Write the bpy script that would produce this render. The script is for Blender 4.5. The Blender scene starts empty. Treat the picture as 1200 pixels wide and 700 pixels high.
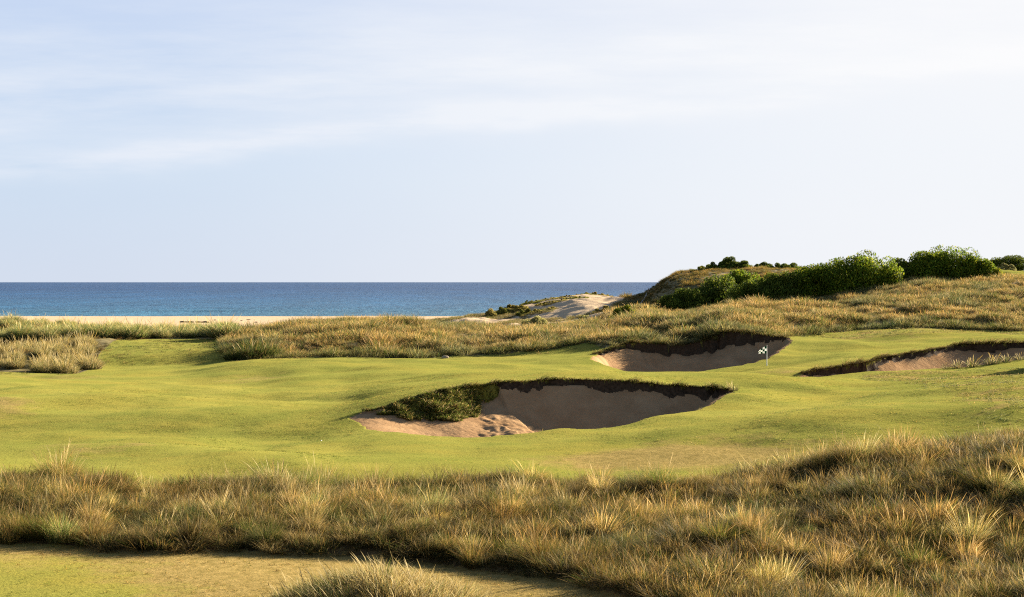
import bpy, math, random
import numpy as np
from mathutils import Vector

S = bpy.context.scene
COL = S.collection
H0 = 17.0                       # eye height above the sea
F = 50.0 / 36.0 * 1200.0        # focal length in photo pixels
PY0 = 331.0                     # the horizon in the photo
EXPO = 2.35
SUN_AZ, SUN_EL = 50.0, 17.3     # degrees, clockwise from the view direction (+Y)
rs = np.random.RandomState

# ------------------------------------------------------------------ helpers
def hash2(ix, iy, seed):
    h = (ix.astype(np.int64) * 374761393 + iy.astype(np.int64) * 668265263 + seed * 974711) & 0xFFFFFFFF
    h = ((h ^ (h >> 13)) * 1274126177) & 0xFFFFFFFF
    h = (h ^ (h >> 16)) & 0xFFFF
    return h / 65535.0

def vnoise(x, y, seed=0):
    ix, iy = np.floor(x), np.floor(y)
    fx, fy = x - ix, y - iy
    fx = fx * fx * fx * (fx * (fx * 6 - 15) + 10); fy = fy * fy * fy * (fy * (fy * 6 - 15) + 10)
    a = hash2(ix, iy, seed); b = hash2(ix + 1, iy, seed); c = hash2(ix, iy + 1, seed); d = hash2(ix + 1, iy + 1, seed)
    return (a + (b - a) * fx) * (1 - fy) + (c + (d - c) * fx) * fy - 0.5

def fbm(x, y, seed=0, o=4):
    s, a, t = 0, 1.0, 0.0
    for k in range(o):
        s = s + a * vnoise(x * 2 ** k + 17.3 * k, y * 2 ** k - 9.1 * k, seed + k); t += a; a *= 0.5
    return s / t * 2.0

def sstep(e0, e1, x):
    t = np.clip((x - e0) / (e1 - e0), 0, 1)
    return t * t * (3 - 2 * t)

def pchip(xs, ys, x):
    xs = np.asarray(xs, float); ys = np.asarray(ys, float)
    h = np.diff(xs); dl = np.diff(ys, axis=0)
    dl = dl / h.reshape((-1,) + (1,) * (ys.ndim - 1))
    d = np.zeros_like(ys)
    hh = h.reshape((-1,) + (1,) * (ys.ndim - 1))
    w1 = 2 * hh[1:] + hh[:-1]; w2 = hh[1:] + 2 * hh[:-1]
    prod = dl[:-1] * dl[1:]
    with np.errstate(all='ignore'):
        m = (w1 + w2) / (w1 / dl[:-1] + w2 / dl[1:])
    d[1:-1] = np.where(prod > 0, m, 0)
    d[0] = dl[0]; d[-1] = dl[-1]
    x = np.clip(x, xs[0], xs[-1])
    i = np.clip(np.searchsorted(xs, x) - 1, 0, len(xs) - 2)
    t = (x - xs[i]) / h[i]
    sh = (-1,) + (1,) * (ys.ndim - 1)
    t = t.reshape(sh); hi = h[i].reshape(sh)
    return ((1 + 2 * t) * (1 - t) ** 2 * ys[i] + t * (1 - t) ** 2 * hi * d[i]
            + t * t * (3 - 2 * t) * ys[i + 1] + t * t * (t - 1) * hi * d[i + 1])

def mesh_from(name, V, loops, starts, mats, attrs=None, smooth=True):
    """V (n,3); loops flat vertex indices; starts = loop start per face"""
    me = bpy.data.meshes.new(name)
    V = np.ascontiguousarray(V, np.float32)
    me.vertices.add(len(V)); me.vertices.foreach_set('co', V.ravel())
    me.loops.add(len(loops)); me.loops.foreach_set('vertex_index', np.asarray(loops, np.int32))
    me.polygons.add(len(starts)); me.polygons.foreach_set('loop_start', np.asarray(starts, np.int32))
    for m in (mats if isinstance(mats, (list, tuple)) else [mats]):
        me.materials.append(m)
    for k, a in (attrs or {}).items():
        a = np.asarray(a)
        if a.ndim == 2:
            at = me.attributes.new(k, 'FLOAT_COLOR', 'POINT')
            c = np.ones((len(V), 4), np.float32); c[:, :3] = a
            at.data.foreach_set('color', c.ravel())
        elif a.dtype.kind == 'i':
            at = me.attributes.new(k, 'INT', 'POINT'); at.data.foreach_set('value', a.astype(np.int32))
        else:
            at = me.attributes.new(k, 'FLOAT', 'POINT'); at.data.foreach_set('value', a.astype(np.float32))
    me.update(calc_edges=True); me.validate()
    if smooth:
        me.polygons.foreach_set('use_smooth', np.ones(len(me.polygons), bool))
    return me

def link(name, me, label=None, cat=None, group=None, kind=None, parent=None):
    o = bpy.data.objects.new(name, me); COL.objects.link(o)
    if label: o['label'] = label
    if cat: o['category'] = cat
    if group: o['group'] = group
    if kind: o['kind'] = kind
    if parent: o.parent = parent
    return o

# ------------------------------------------------------------------ terrain
NEAR = [(-60, -3.5), (-6, -1.8), (3, -2.2), (11, -5.6), (20, -7.5), (30, -7.9)]
FAR = [(430, -13.6), (480, -15.3), (560, -16.0), (700, -16.95), (760, -18), (950, -25)]
C = {
 -500: NEAR + [(36, -7.97), (43, -7.97), (58, -8.3), (70, -8.5), (85, -8.9), (100, -8.5), (130, -9.2), (145, -9.1), (158, -8.6), (190, -7.6), (215, -6.8), (240, -9), (300, -12)] + FAR,
 0: NEAR + [(36, -7.97), (43, -7.97), (58, -8.3), (63, -8.4), (70, -8.45), (82, -9.15), (88, -9.17), (95, -8.75), (101, -8.32), (115, -8.95), (130, -9.2), (145, -9.15), (158, -8.6), (172, -8.35), (190, -7.8), (205, -7.1), (215, -6.75), (240, -9), (300, -12)] + FAR,
 120: NEAR + [(36, -7.97), (43, -7.97), (58, -8.3), (63, -8.4), (70, -8.42), (82, -9.15), (88, -9.18), (95, -8.74), (101, -8.3), (115, -8.98), (130, -9.25), (145, -9.2), (155, -9.1), (163, -8.6), (175, -7.9), (184, -7.75), (197, -7.5), (212, -7.3), (240, -9), (300, -12)] + FAR,
 200: NEAR + [(36, -7.97), (43, -7.97), (58, -8.3), (63, -8.4), (70, -8.38), (81, -9.05), (88, -9.1), (95, -8.72), (101, -8.34), (115, -8.93), (130, -9.12), (148, -9.12), (157, -8.98), (167, -8.35), (178, -7.78), (186, -7.78), (197, -7.75), (212, -7.75), (240, -9), (300, -12)] + FAR,
 300: NEAR + [(36, -7.97), (43, -7.97), (58, -8.3), (63, -8.38), (70, -8.3), (80, -8.78), (90, -8.72), (100, -8.6), (115, -8.98), (130, -9.35), (135, -9.28), (141, -8.85), (147, -8.25), (158, -8.36), (168, -8.0), (180, -7.65), (190, -7.5), (205, -7.5), (220, -7.9), (245, -9.2), (300, -12)] + FAR,
 350: NEAR + [(36, -7.97), (43, -7.97), (58, -8.3), (63, -8.38), (72, -8.36), (83, -8.55), (92, -8.45), (100, -8.5), (115, -8.85), (130, -9.05), (139, -8.75), (148, -8.42), (158, -8.38), (166, -8.0), (178, -7.2), (190, -6.5), (205, -6.4), (220, -7), (250, -9), (300, -12)] + FAR,
 400: NEAR + [(36, -7.97), (43, -7.97), (58, -8.3), (63, -8.38), (75, -8.42), (85, -8.32), (92, -8.12), (100, -8.35), (115, -8.65), (130, -8.85), (148, -8.5), (158, -8.4), (164, -7.9), (175, -6.9), (190, -6.05), (205, -6.1), (220, -6.9), (250, -9), (300, -12)] + FAR,
 450: NEAR + [(36, -7.97), (43, -7.97), (58, -8.3), (63, -8.38), (75, -8.3), (82, -8.35), (89, -7.9), (95, -7.75), (104, -8.05), (118, -8.45), (130, -8.5), (148, -8.4), (160, -8.4), (166, -7.8), (176, -6.9), (190, -6.15), (205, -6.2), (230, -7.8), (260, -9.2), (300, -9.5), (340, -11)] + FAR,
 550: NEAR + [(36, -7.97), (43, -7.97), (58, -8.3), (63, -8.35), (72, -8.4), (79, -8.55), (88, -7.7), (94, -6.95), (98, -6.9), (108, -7.7), (120, -8.15), (132, -8.2), (148, -8.2), (160, -8.25), (172, -7.3), (190, -6.7), (205, -6.7), (230, -8), (265, -8.3), (300, -7.5), (330, -8.8)] + FAR,
 600: NEAR + [(36, -7.97), (43, -7.97), (58, -8.2), (63, -8.3), (70, -8.3), (80, -8.5), (88, -7.6), (95, -6.75), (100, -6.75), (110, -7.6), (120, -8.1), (132, -8.3), (148, -8.25), (160, -8.22), (172, -7.2), (190, -7.0), (205, -7.0), (225, -7.9), (270, -8.0), (300, -6.9), (318, -6.1), (340, -8)] + FAR,
 650: NEAR + [(36, -7.97), (43, -7.97), (58, -8.15), (63, -8.25), (70, -8.3), (81, -8.45), (88, -7.65), (96, -6.7), (101, -6.7), (110, -7.45), (120, -8.0), (132, -8.3), (145, -8.3), (158, -8.2), (164, -8.1), (175, -7.3), (190, -7.1), (205, -7.0), (222, -7.4), (255, -7.4), (285, -6.0), (305, -4.8), (325, -3.9), (345, -6.5)] + FAR,
 690: NEAR + [(36, -7.97), (43, -7.97), (58, -8.1), (63, -8.2), (70, -8.3), (83, -8.5), (90, -7.7), (97, -6.75), (102, -6.75), (112, -7.6), (122, -8.1), (134, -8.4), (148, -8.2), (158, -8.0), (165, -7.6), (175, -6.9), (190, -6.8), (205, -6.6), (225, -6.9), (262, -6.2), (280, -4.9), (310, -3.6), (328, -3.2), (345, -5.5)] + FAR,
 740: NEAR + [(36, -7.97), (43, -7.97), (50, -8.0), (58, -8.1), (63, -8.1), (75, -8.3), (82, -8.2), (90, -7.55), (96.5, -6.87), (101, -6.85), (110, -7.45), (118, -8.1), (128, -8.7), (138, -8.75), (150, -8.3), (160, -7.6), (166, -7.3), (173, -6.6), (185, -5.9), (200, -5.4), (215, -5.1), (235, -5.2), (255, -5.3), (275, -5.3), (295, -4.3), (312, -3.5), (330, -4.2), (360, -8)] + FAR,
 800: NEAR + [(36, -7.97), (43, -7.95), (50, -8.0), (58, -8.05), (63, -8.05), (70, -8.1), (80, -8.05), (86, -7.9), (92, -7.55), (97, -7.2), (102, -7.2), (110, -7.6), (118, -8.0), (125, -8.3), (136, -8.6), (150, -8.2), (162, -7.8), (167, -7.4), (173, -6.5), (185, -5.5), (200, -5.2), (218, -5.2), (240, -5.0), (252, -3.3), (266, -.4), (285, 1.9), (310, 1.5), (360, -3), (400, -9)] + FAR,
 860: NEAR + [(36, -7.97), (43, -7.9), (50, -7.95), (58, -8.0), (63, -8.0), (75, -8.05), (85, -7.85), (95, -7.42), (105, -7.5), (118, -7.95), (130, -8.32), (141, -8.4), (150, -7.8), (160, -6.7), (168, -6.1), (174, -5.3), (185, -4.5), (200, -3.9), (215, -3.7), (226, -3.6), (246, -2.5), (266, .6), (285, 2.3), (310, 2.0), (400, -6)] + FAR,
 930: NEAR + [(36, -7.97), (43, -7.85), (50, -7.9), (58, -7.9), (63, -7.85), (75, -7.75), (90, -7.75), (100, -7.65), (110, -7.8), (118, -8.15), (126, -8.45), (134, -8.2), (145, -7.95), (155, -7.25), (163, -6.6), (170, -6.3), (176, -5.9), (185, -5.1), (200, -4.3), (215, -3.6), (230, -2.9), (250, -1.4), (280, 2.0), (310, 2.4), (400, -6)] + FAR,
 1000: NEAR + [(36, -7.97), (43, -7.7), (50, -7.6), (58, -7.55), (63, -7.5), (75, -7.55), (90, -7.75), (105, -7.9), (118, -7.95), (124, -8.0), (132, -7.7), (140, -7.5), (150, -7.2), (163, -6.8), (175, -6.3), (182, -5.9), (195, -4.6), (210, -3.4), (220, -2.6), (240, -.2), (270, 2.3), (310, 2.6), (400, -4)] + FAR,
 1100: NEAR + [(36, -7.8), (43, -7.5), (50, -7.3), (58, -7.1), (63, -7.15), (72, -7.35), (80, -7.45), (95, -7.55), (110, -7.7), (122, -7.7), (128, -7.75), (140, -6.65), (146, -6.6), (160, -6.75), (175, -6.25), (182, -5.7), (195, -4.0), (210, -1.9), (225, -.1), (238, .4), (260, 1.2), (310, 1.8), (400, 1), (480, -4), (600, -14), (760, -18), (950, -25)],
 1200: NEAR + [(36, -7.6), (43, -7.2), (50, -6.85), (58, -6.6), (63, -6.6), (72, -6.85), (85, -7.15), (100, -7.2), (112, -7.2), (122, -7.2), (132, -7.25), (146, -6.3), (155, -6.3), (175, -6.1), (182, -5.6), (195, -3.7), (210, -1.6), (225, -.4), (240, .3), (270, 1.0), (310, 2.1), (400, 2.4), (480, -2), (600, -13), (760, -18), (950, -25)],
 1800: NEAR + [(36, -7.4), (43, -7), (58, -6.5), (72, -6.7), (100, -7), (132, -7), (155, -6.5), (175, -6.2), (195, -4.2), (225, -1.4), (270, .6), (310, 1.5), (400, 2), (480, -2), (600, -13), (760, -18), (950, -25)],
}
Yg = np.concatenate([np.arange(-60, 12, 4), np.arange(12, 30, 0.6), np.arange(30, 70, 0.22), np.arange(70, 110, 0.1),
                     np.arange(110, 172, 0.15), np.arange(172, 340, 0.6), np.arange(340, 960, 7.0)])
ug = np.concatenate([np.linspace(-1.3, -0.42, 45)[:-1], np.arange(-0.42, 0.42, 0.00095), np.linspace(0.42, 1.3, 45)])
wY = np.maximum(Yg, 15.0)
pxs = sorted(C)
cols = np.array([pchip([a for a, b in C[p]], [b for a, b in C[p]], Yg) for p in pxs])          # (cols, rows)
us = np.array([(p - 600) / F for p in pxs])
Z = pchip(us, cols, ug).T                                                                       # (rows, cols)
X = wY[:, None] * ug[None, :]
YY = np.repeat(Yg[:, None], len(ug), 1)
U = np.repeat(ug[None, :], len(Yg), 0)
PX = 600 + F * U

def curve(d):
    k = sorted(d); return lambda px: np.interp(px, k, [d[i] for i in k])
ROUGH_F = curve({-600: 43.3, 0: 43.3, 200: 42.7, 400: 42.9, 500: 42, 560: 41.1, 620: 39.9, 680: 37.6, 740: 35.5, 820: 32, 1000: 27, 1900: 22})
ROUGH_R = curve({-600: 58, 0: 58, 60: 58, 110: 56.5, 150: 53.5, 200: 55.5, 300: 58, 400: 57, 500: 58, 600: 58.5, 700: 57, 800: 56.5, 900: 58, 1000: 59, 1100: 60, 1200: 61, 1900: 62})
DUNE_F = curve({-600: 146, 0: 146, 88: 148, 108: 154, 120: 170, 138: 184, 200: 188, 252: 188, 264: 165, 276: 158, 400: 159.5, 500: 160, 600: 162, 690: 164, 706: 159, 735: 161.2, 760: 162.3, 800: 162.9, 850: 163.8, 890: 165, 920: 166.5, 940: 174, 1000: 182, 1100: 180.5, 1200: 179, 1900: 179})
DUNE_R = curve({-600: 232, 300: 232, 450: 226, 600: 221, 650: 222, 700: 232, 714: 236, 724: 290, 740: 325, 765: 345, 800: 345, 900: 345, 1100: 330, 1160: 276, 1200: 272, 1900: 272})

# gentle undulation of the turf, flatter where the dunes begin
tm = sstep(36, 46, YY) * (1 - sstep(175, 200, YY))
Z += tm * (0.84 * fbm(X / 17, YY / 13, 11, 2) + 0.18 * fbm(X / 6.5, YY / 5, 23, 2) + 0.022 * fbm(X / 1.6, YY / 1.4, 31, 2))
edge_f = ROUGH_F(PX) + 0.9 * fbm(X / 1.7, YY * 0 + 3.3, 5, 3)
edge_r = ROUGH_R(PX) + 1.4 * fbm(X / 2.5, YY * 0 + 7.3, 6, 3)
edge_d = DUNE_F(PX) + 1.5 * fbm(X / 3.5, YY * 0 + 1.3, 7, 3)
rough = (YY > edge_f) & (YY < edge_r)
dune = (YY > edge_d) & (YY < DUNE_R(PX))
dz = sstep(0, 6, YY - edge_d) * (1 - sstep(330, 360, YY))
Z += dz * (0.75 * fbm(X / 9, YY / 9, 41, 3) + 0.22 * fbm(X / 2.2, YY / 2.2, 43, 2))
rz = sstep(0, 2, YY - edge_f) * sstep(0, 3, edge_r - YY)
Z += rz * (0.42 * fbm(X / 3.0, YY / 3.0, 51, 3)) + .24 * sstep(-.1, .7, YY - edge_f) * sstep(0, 9, edge_r - YY) * (YY > 20) * (PX < 900)
# sand dunes behind: little hummocks
sd = sstep(235, 260, YY) * (1 - sstep(340, 420, YY))
Z += sd * 0.25 * fbm(X / 6, YY / 7, 61, 3)
bl = sstep(430, 480, YY)
Z += bl * 0.10 * fbm(X / 25, YY / 8, 63, 3)
# low grass mound standing in front
HC = ((443 - 600) / F * 33.6, 33.6)
hr = np.sqrt(((X - HC[0]) / 2.9) ** 2 + ((YY - HC[1]) / 2.1) ** 2)
Z += 0.62 * (1 - sstep(0, 1.05, hr))

# ---- bunkers: (px, py, Y, wall height, is_back)
B1F = [(413, 490, 87.5), (425, 500, 84.5), (460, 506.5, 81), (500, 511, 79.5), (545, 513, 79), (590, 511, 79.5), (640, 506, 80), (690, 502, 80.8), (740, 497, 82), (800, 484, 86), (835, 472, 90.5), (860, 461, 95)]
B1B = [(858, 457.5, 96.3, .4), (835, 457, 96.8, .75), (812, 456, 97, .85), (784, 453.5, 96.9, .8), (748, 450, 96.5, .7), (700, 447, 95.8, .62), (640, 447.5, 94.8, .55), (600, 450, 94, .5), (576, 451.5, 93.6, .4), (552, 453.5, 93, .3), (520, 459, 91.8, .3), (480, 468, 90, .3), (452, 478, 88.6, .3), (424, 483, 88.4, .22)]
B2F = [(691, 421, 150), (705, 427, 146), (725, 433, 141), (745, 437.5, 138), (775, 438.5, 136.5), (805, 437, 137), (840, 433, 139.5), (870, 428, 142.5), (895, 422.5, 146), (912, 414, 151), (922, 406, 156), (927, 399, 160)]
B2B = [(924, 397, 162.5, .4), (905, 396, 164, .6), (890, 393, 165, 1.6), (868, 391, 167, 2.1), (850, 391.5, 167.5, 2.3), (830, 398, 167, 2.2), (800, 405, 166, 1.9), (760, 404, 165, 1.5), (735, 404, 163, .8), (715, 410, 159, .4), (700, 416, 154, .2)]  # rear face made tall so its dark earth stands in for shade
B3F = [(932, 443, 126), (947, 444.5, 125.5), (987, 439.5, 126), (1030, 435.5, 127), (1087, 433, 128), (1120, 431.5, 129), (1160, 427, 131), (1200, 422, 133), (1260, 418, 136), (1290, 412, 140)]
B3B = [(1270, 404, 146, .7), (1200, 403, 146, .95), (1160, 404.5, 145, .95), (1130, 405.5, 144, .85), (1115, 407, 143, .35), (1100, 409, 141.5, .25), (1073, 414.5, 138.5, .35), (1050, 418, 136.5, .4), (1033, 421, 135, .6), (1010, 427, 132.6, .9), (985, 432, 130.5, .95), (960, 435, 129, .9), (940, 439, 127.4, .5)]
ease = lambda px, k: k + (1 - k) * min(1, max(0, (px - 870) / 50))
B2F = [(a, b, 146 + (c - 146) * ease(a, .5)) for a, b, c in B2F]
B2B = [(a, b, 156.5 + (c - 156.5) * ease(a, .6), d) for a, b, c, d in B2B]
BUNK = [(B1F, B1B), (B2F, B2B), (B3F, B3B)]

def dense(pts, wob, seed, n=9):
    P = np.array([[(p[0] - 600) / F * p[2], p[2], -(p[1] - PY0) * p[2] / F, p[3] if len(p) > 3 else 0, p[0]] for p in pts], float)
    t = np.linspace(0, len(P) - 1, (len(P) - 1) * n + 1)
    Q = pchip(np.arange(len(P)), P, t)
    r = rs(seed)
    k = np.hanning(5)[:, None]; k /= k.sum()
    w = r.normal(0, wob, (len(Q) + 4, 2))
    w = np.stack([np.convolve(w[:, i], k[:, 0], 'valid') for i in (0, 1)], 1)
    w[0] = w[-1] = 0
    Q[:, 0] += w[:, 0]; Q[:, 1] += w[:, 1] * 1.3
    return Q
pins = []
for f, b in BUNK:
    for p in list(f) + list(b):
        pins.append(((p[0] - 600) / F * p[2], p[2], -(p[1] - PY0) * p[2] / F))
pins = np.array(pins)

def gz_of(Zf):
    def g(x, y):
        x = np.asarray(x, float); y = np.asarray(y, float)
        u = x / np.maximum(y, 15.0)
        i = np.clip(np.searchsorted(Yg, y) - 1, 0, len(Yg) - 2); j = np.clip(np.searchsorted(ug, u) - 1, 0, len(ug) - 2)
        a = np.clip((y - Yg[i]) / (Yg[i + 1] - Yg[i]), 0, 1); b = np.clip((u - ug[j]) / (ug[j + 1] - ug[j]), 0, 1)
        return (Zf[i, j] * (1 - b) + Zf[i, j + 1] * b) * (1 - a) + (Zf[i + 1, j] * (1 - b) + Zf[i + 1, j + 1] * b) * a
    return g
for it in range(3):
    res = pins[:, 2] - gz_of(Z)(pins[:, 0], pins[:, 1])
    print('pin residual', it, float(np.abs(res).max()), float(res.mean()))
    r0 = (Yg > 70) & (Yg < 180)
    num = np.zeros_like(Z[r0]); den = np.zeros_like(num) + 0.05
    for (x, y, z), r in zip(pins, res):
        w = np.exp(-((X[r0] - x) ** 2 + (YY[r0] - y) ** 2) / (2 * (3.0 if it == 0 else 1.8) ** 2))
        num += w * r; den += w
    Z[r0] += num / den
Zbase = Z.copy()

def inpoly(px, py, poly):
    c = np.zeros(px.shape, bool); n = len(poly)
    for i in range(n):
        x1, y1 = poly[i][:2]; x2, y2 = poly[(i + 1) % n][:2]
        k = ((y1 > py) != (y2 > py)) & (px < (x2 - x1) * (py - y1) / (y2 - y1 + 1e-12) + x1)
        c ^= k
    return c
def dist(px, py, line):
    best = np.full(px.shape, 1e9); wv = np.zeros(px.shape); pv = np.zeros(px.shape)
    for i in range(len(line) - 1):
        a, b = line[i], line[i + 1]
        d = b[:2] - a[:2]; L = (d ** 2).sum() + 1e-12
        t = np.clip(((px - a[0]) * d[0] + (py - a[1]) * d[1]) / L, 0, 1)
        q = (px - a[0] - t * d[0]) ** 2 + (py - a[1] - t * d[1]) ** 2
        m = q < best
        best = np.where(m, q, best); wv = np.where(m, a[3] + t * (b[3] - a[3]), wv); pv = np.where(m, a[4] + t * (b[4] - a[4]), pv)
    return np.sqrt(best), wv, pv

cls = np.zeros(Z.shape, np.int8)        # 0 turf, 1 rough ground, 2 dune ground, 3 beach, 4-6 bunker sand, 7-9 earth face, 10 tongue
cls[rough | (hr < 0.95)] = 1
cls[dune] = 2
beach = (YY >= DUNE_R(PX)) & (PX < 1140)
cls[beach] = 3
lip_mask = np.zeros(Z.shape)
rims = []
for bi, (f, b) in enumerate(BUNK):
    fq, bq = dense(f, 0.16, 70 + bi), dense(b, 0.22, 80 + bi)
    rims.append((fq, bq))
    poly = np.concatenate([fq, bq])
    rows = np.where((Yg > poly[:, 1].min() - 4) & (Yg < poly[:, 1].max() + 6))[0]
    sl = slice(rows[0], rows[-1] + 1)
    x, y = X[sl], YY[sl]
    ins = inpoly(x, y, poly)
    fl = np.concatenate([bq[-1:], fq, bq[:1]]) if bi != 2 else np.concatenate([bq[-1:], fq, bq[:1]])
    df, _, pf = dist(x, y, fl); db, hw, pb = dist(x, y, bq)
    kk = np.hanning(41); kk /= kk.sum()
    bs = bq.copy()
    for c_ in (0, 1): bs[:, c_] = np.convolve(np.pad(bq[:, c_], 20, mode='reflect', reflect_type='odd'), kk, 'valid')
    dbs = np.where(ins, dist(x, y, bs)[0], 0)
    hw = hw * (.62 if bi == 0 else .8); hm = .35; hv = hw * np.clip(.85 + (.35 if bi == 1 else .55) * fbm(x / 2.4, y / 2.4, 90 + bi, 2), .25, 1.5) - hm
    if bi == 0:
        Dm = np.interp(PX[sl], [413, 540, 600, 640, 700, 860], [0.95, 1.1, 1.6, 2.4, 2.8, 2.3])
    else:
        Dm = np.full(x.shape, 3.4 if bi == 1 else 1.9)
    Df = Dm * sstep(0, np.where(Dm > 1.4, 3.2, 5.0), df) * 0.97 + 0.05
    run = 2.7 + 0 * x
    tt = np.clip((np.minimum(dbs, db + .35) - .1) / (np.maximum(Dm, .9) * (1.35 if bi == 0 else 1.5)), 0, 1)
    Db = (hm + hv * np.exp(-db / np.where(hw > 1, 1.6, .7))) * sstep(0.0, 0.16, db) + np.maximum(Dm - hm, 0) * (1.25 * tt - .25 * tt ** 2.5)
    if bi == 0:   # grassy tongue sliding into the left half
        tg = sstep(440, 462, pb) * (1 - sstep(545, 600, pb))
        tw = np.maximum(.35, 2.9 * sstep(432, 500, pb) * (1 - .95 * sstep(515, 578, pb)) + 0.9 * fbm(x / 1.1, y / 1.1, 97, 3))
        Dt = 1.32 * sstep(0, 1, db / tw) * (1 + 0.10 * fbm(x / .6, y / .6, 98, 2))
        Db = Db * (1 - tg) + np.maximum(Dt, 0) * tg
        tongue = ins & (tg > 0.3) & (db < tw * 0.93)
    D = np.minimum(Df, Db)
    D = D + (0.020 * fbm(x / 0.8, y / 0.8, 95, 3) + .05 * fbm(x / 2.5, y / 2.5, 96, 2)) * sstep(0.2, 1.0, np.minimum(df, db))
    # a rolled-back turf brow along the rear lip
    Z[sl] += np.where(~ins, 0.10 * np.exp(-(db / 0.6) ** 2) * sstep(0.1, 0.5, hw), 0)
    Z[sl] = np.where(ins, Z[sl] - np.maximum(D, 0.02), Z[sl])
    c = cls[sl]
    c[ins] = 4 + bi
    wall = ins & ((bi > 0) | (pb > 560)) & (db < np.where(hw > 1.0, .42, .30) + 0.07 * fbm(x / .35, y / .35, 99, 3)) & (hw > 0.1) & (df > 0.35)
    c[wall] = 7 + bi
    if bi == 0:
        c[tongue] = 10
    cls[sl] = c
gz = gz_of(Z)
gzb = gz_of(Zbase)

# dryness of the turf: worn, straw coloured areas
def blob(px, Y, rx, ry):
    return np.exp(-(((PX - px) / rx) ** 2 + ((YY - Y) / ry) ** 2))
dry = np.zeros(Z.shape)
dry += (1 - sstep(42, 46, YY)) * (0.38 + 0.42 * sstep(60, 300, PX) - .40 * blob(0, 36.5, 150, 4.0) + .25 * sstep(700, 500, PX) * sstep(40, 43, YY))
dry += 0.9 * blob(830, 69, 130, 4) + .4 * blob(690, 68, 80, 3)
dry += 0.55 * blob(0, 97, 45, 6) + 0.4 * blob(930, 129, 60, 3) + .35 * blob(130, 70, 110, 3) + .35 * blob(905, 136, 60, 3)
dry += sstep(3, 0, YY - edge_r) * 0.5 * (YY > 50)
dry += 0.45 * blob(300, 134, 60, 4) + .4 * blob(60, 140, 90, 5) + .25 * blob(1050, 165, 200, 12)
# semi rough: right of the mown edge, and strips before the dunes
MOW = curve({60: 1136, 84: 1132, 92: 1110, 99: 1086, 106: 1062, 111: 1040, 114: 1000, 117: 900, 118: 890})
mw = np.interp(YY, [70, 84, 92, 200], [70, 30, 5, 5])
mline = np.interp(YY, [60, 76, 84, 90, 97, 104, 110, 113], [1190, 1150, 1132, 1114, 1094, 1072, 1046, 1010]) + mw * .8 * fbm(X / 1.5, YY / 1.5, 78, 3)
semi = sstep(-1, 1, (PX - mline) / mw) * (YY < 125) * (YY > 58)
semi = np.maximum(semi, ((YY > 168) & (PX > 930) & (YY < edge_d)).astype(float) * .7)
semi = np.maximum(semi, ((YY > 158) & (PX > 100) & (PX < 280) & (YY < edge_d)).astype(float) * .55)
semi = np.maximum(semi, sstep(5, 0, edge_d - YY) * (YY < edge_d) * .7)
dry += semi * (0.18 + 0.9 * np.clip(fbm(X / 4, YY / 5, 77, 3) - .02, 0, 1) * (PX > 900))
dry = np.clip(dry, 0, 1)

# ------------------------------------------------------------------ node helpers
class NT:
    def __init__(s, nt): s.nt = nt; s.l = nt.links
    def n(s, t, props=None, **ins):
        nd = s.nt.nodes.new(t)
        for k, v in (props or {}).items(): setattr(nd, k, v)
        for k, v in ins.items(): s.set(nd, k, v)
        return nd
    def set(s, nd, k, v):
        i = nd.inputs[int(k[1:]) if k[0] == 'i' and k[1:].isdigit() else k.replace('_', ' ')]
        if hasattr(v, 'is_output'): s.l.new(v, i)
        else: i.default_value = v
    def noise(s, vec, scale, detail=4, rough=.55, dist=0, out=0):
        return s.n('ShaderNodeTexNoise', None, Vector=vec, Scale=scale, Detail=detail, Roughness=rough, Distortion=dist).outputs[out]
    def map(s, vec, scale=(1, 1, 1), loc=(0, 0, 0), rot=(0, 0, 0)):
        return s.n('ShaderNodeMapping', None, Vector=vec, Scale=scale, Location=loc, Rotation=rot).outputs[0]
    def ramp(s, fac, stops, interp='LINEAR'):
        nd = s.n('ShaderNodeValToRGB'); s.l.new(fac, nd.inputs[0]); r = nd.color_ramp; r.interpolation = interp
        while len(r.elements) < len(stops): r.elements.new(.5)
        for e, (p, c) in zip(r.elements, stops):
            e.position = p; e.color = (c if hasattr(c, '__len__') else (c, c, c)) + (() if hasattr(c, '__len__') and len(c) == 4 else (1,)) if hasattr(c, '__len__') else (c, c, c, 1)
        return nd.outputs[0]
    def mix(s, fac, a, b, mode='MIX'):
        nd = s.n('ShaderNodeMix', {'data_type': 'RGBA', 'blend_type': mode})
        for i, v in ((0, fac), (6, a), (7, b)):
            if hasattr(v, 'is_output'): s.l.new(v, nd.inputs[i])
            else: nd.inputs[i].default_value = (tuple(v) + (1,) if hasattr(v, '__len__') else v)
        return nd.outputs[2]
    def math(s, op, a, b=0.0, c=None, clamp=False):
        nd = s.n('ShaderNodeMath', {'operation': op, 'use_clamp': clamp})
        for i, v in enumerate((a, b, c)):
            if v is None: continue
            if hasattr(v, 'is_output'): s.l.new(v, nd.inputs[i])
            else: nd.inputs[i].default_value = v
        return nd.outputs[0]
    def attr(s, name, typ='GEOMETRY', out='Fac'):
        return s.n('ShaderNodeAttribute', {'attribute_name': name, 'attribute_type': typ}).outputs[out]

def new_mat(name):
    m = bpy.data.materials.new(name); m.use_nodes = True
    g = NT(m.node_tree); b = m.node_tree.nodes['Principled BSDF']
    g.pos = g.n('ShaderNodeNewGeometry').outputs['Position']
    return m, g, b
def bump(g, b, height, strength, dist, normal=None):
    nd = g.n('ShaderNodeBump', None, Height=height, Strength=strength, Distance=dist)
    if normal is not None: g.l.new(normal, nd.inputs['Normal'])
    g.l.new(nd.outputs[0], b.inputs['Normal']); return nd.outputs[0]

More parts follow.
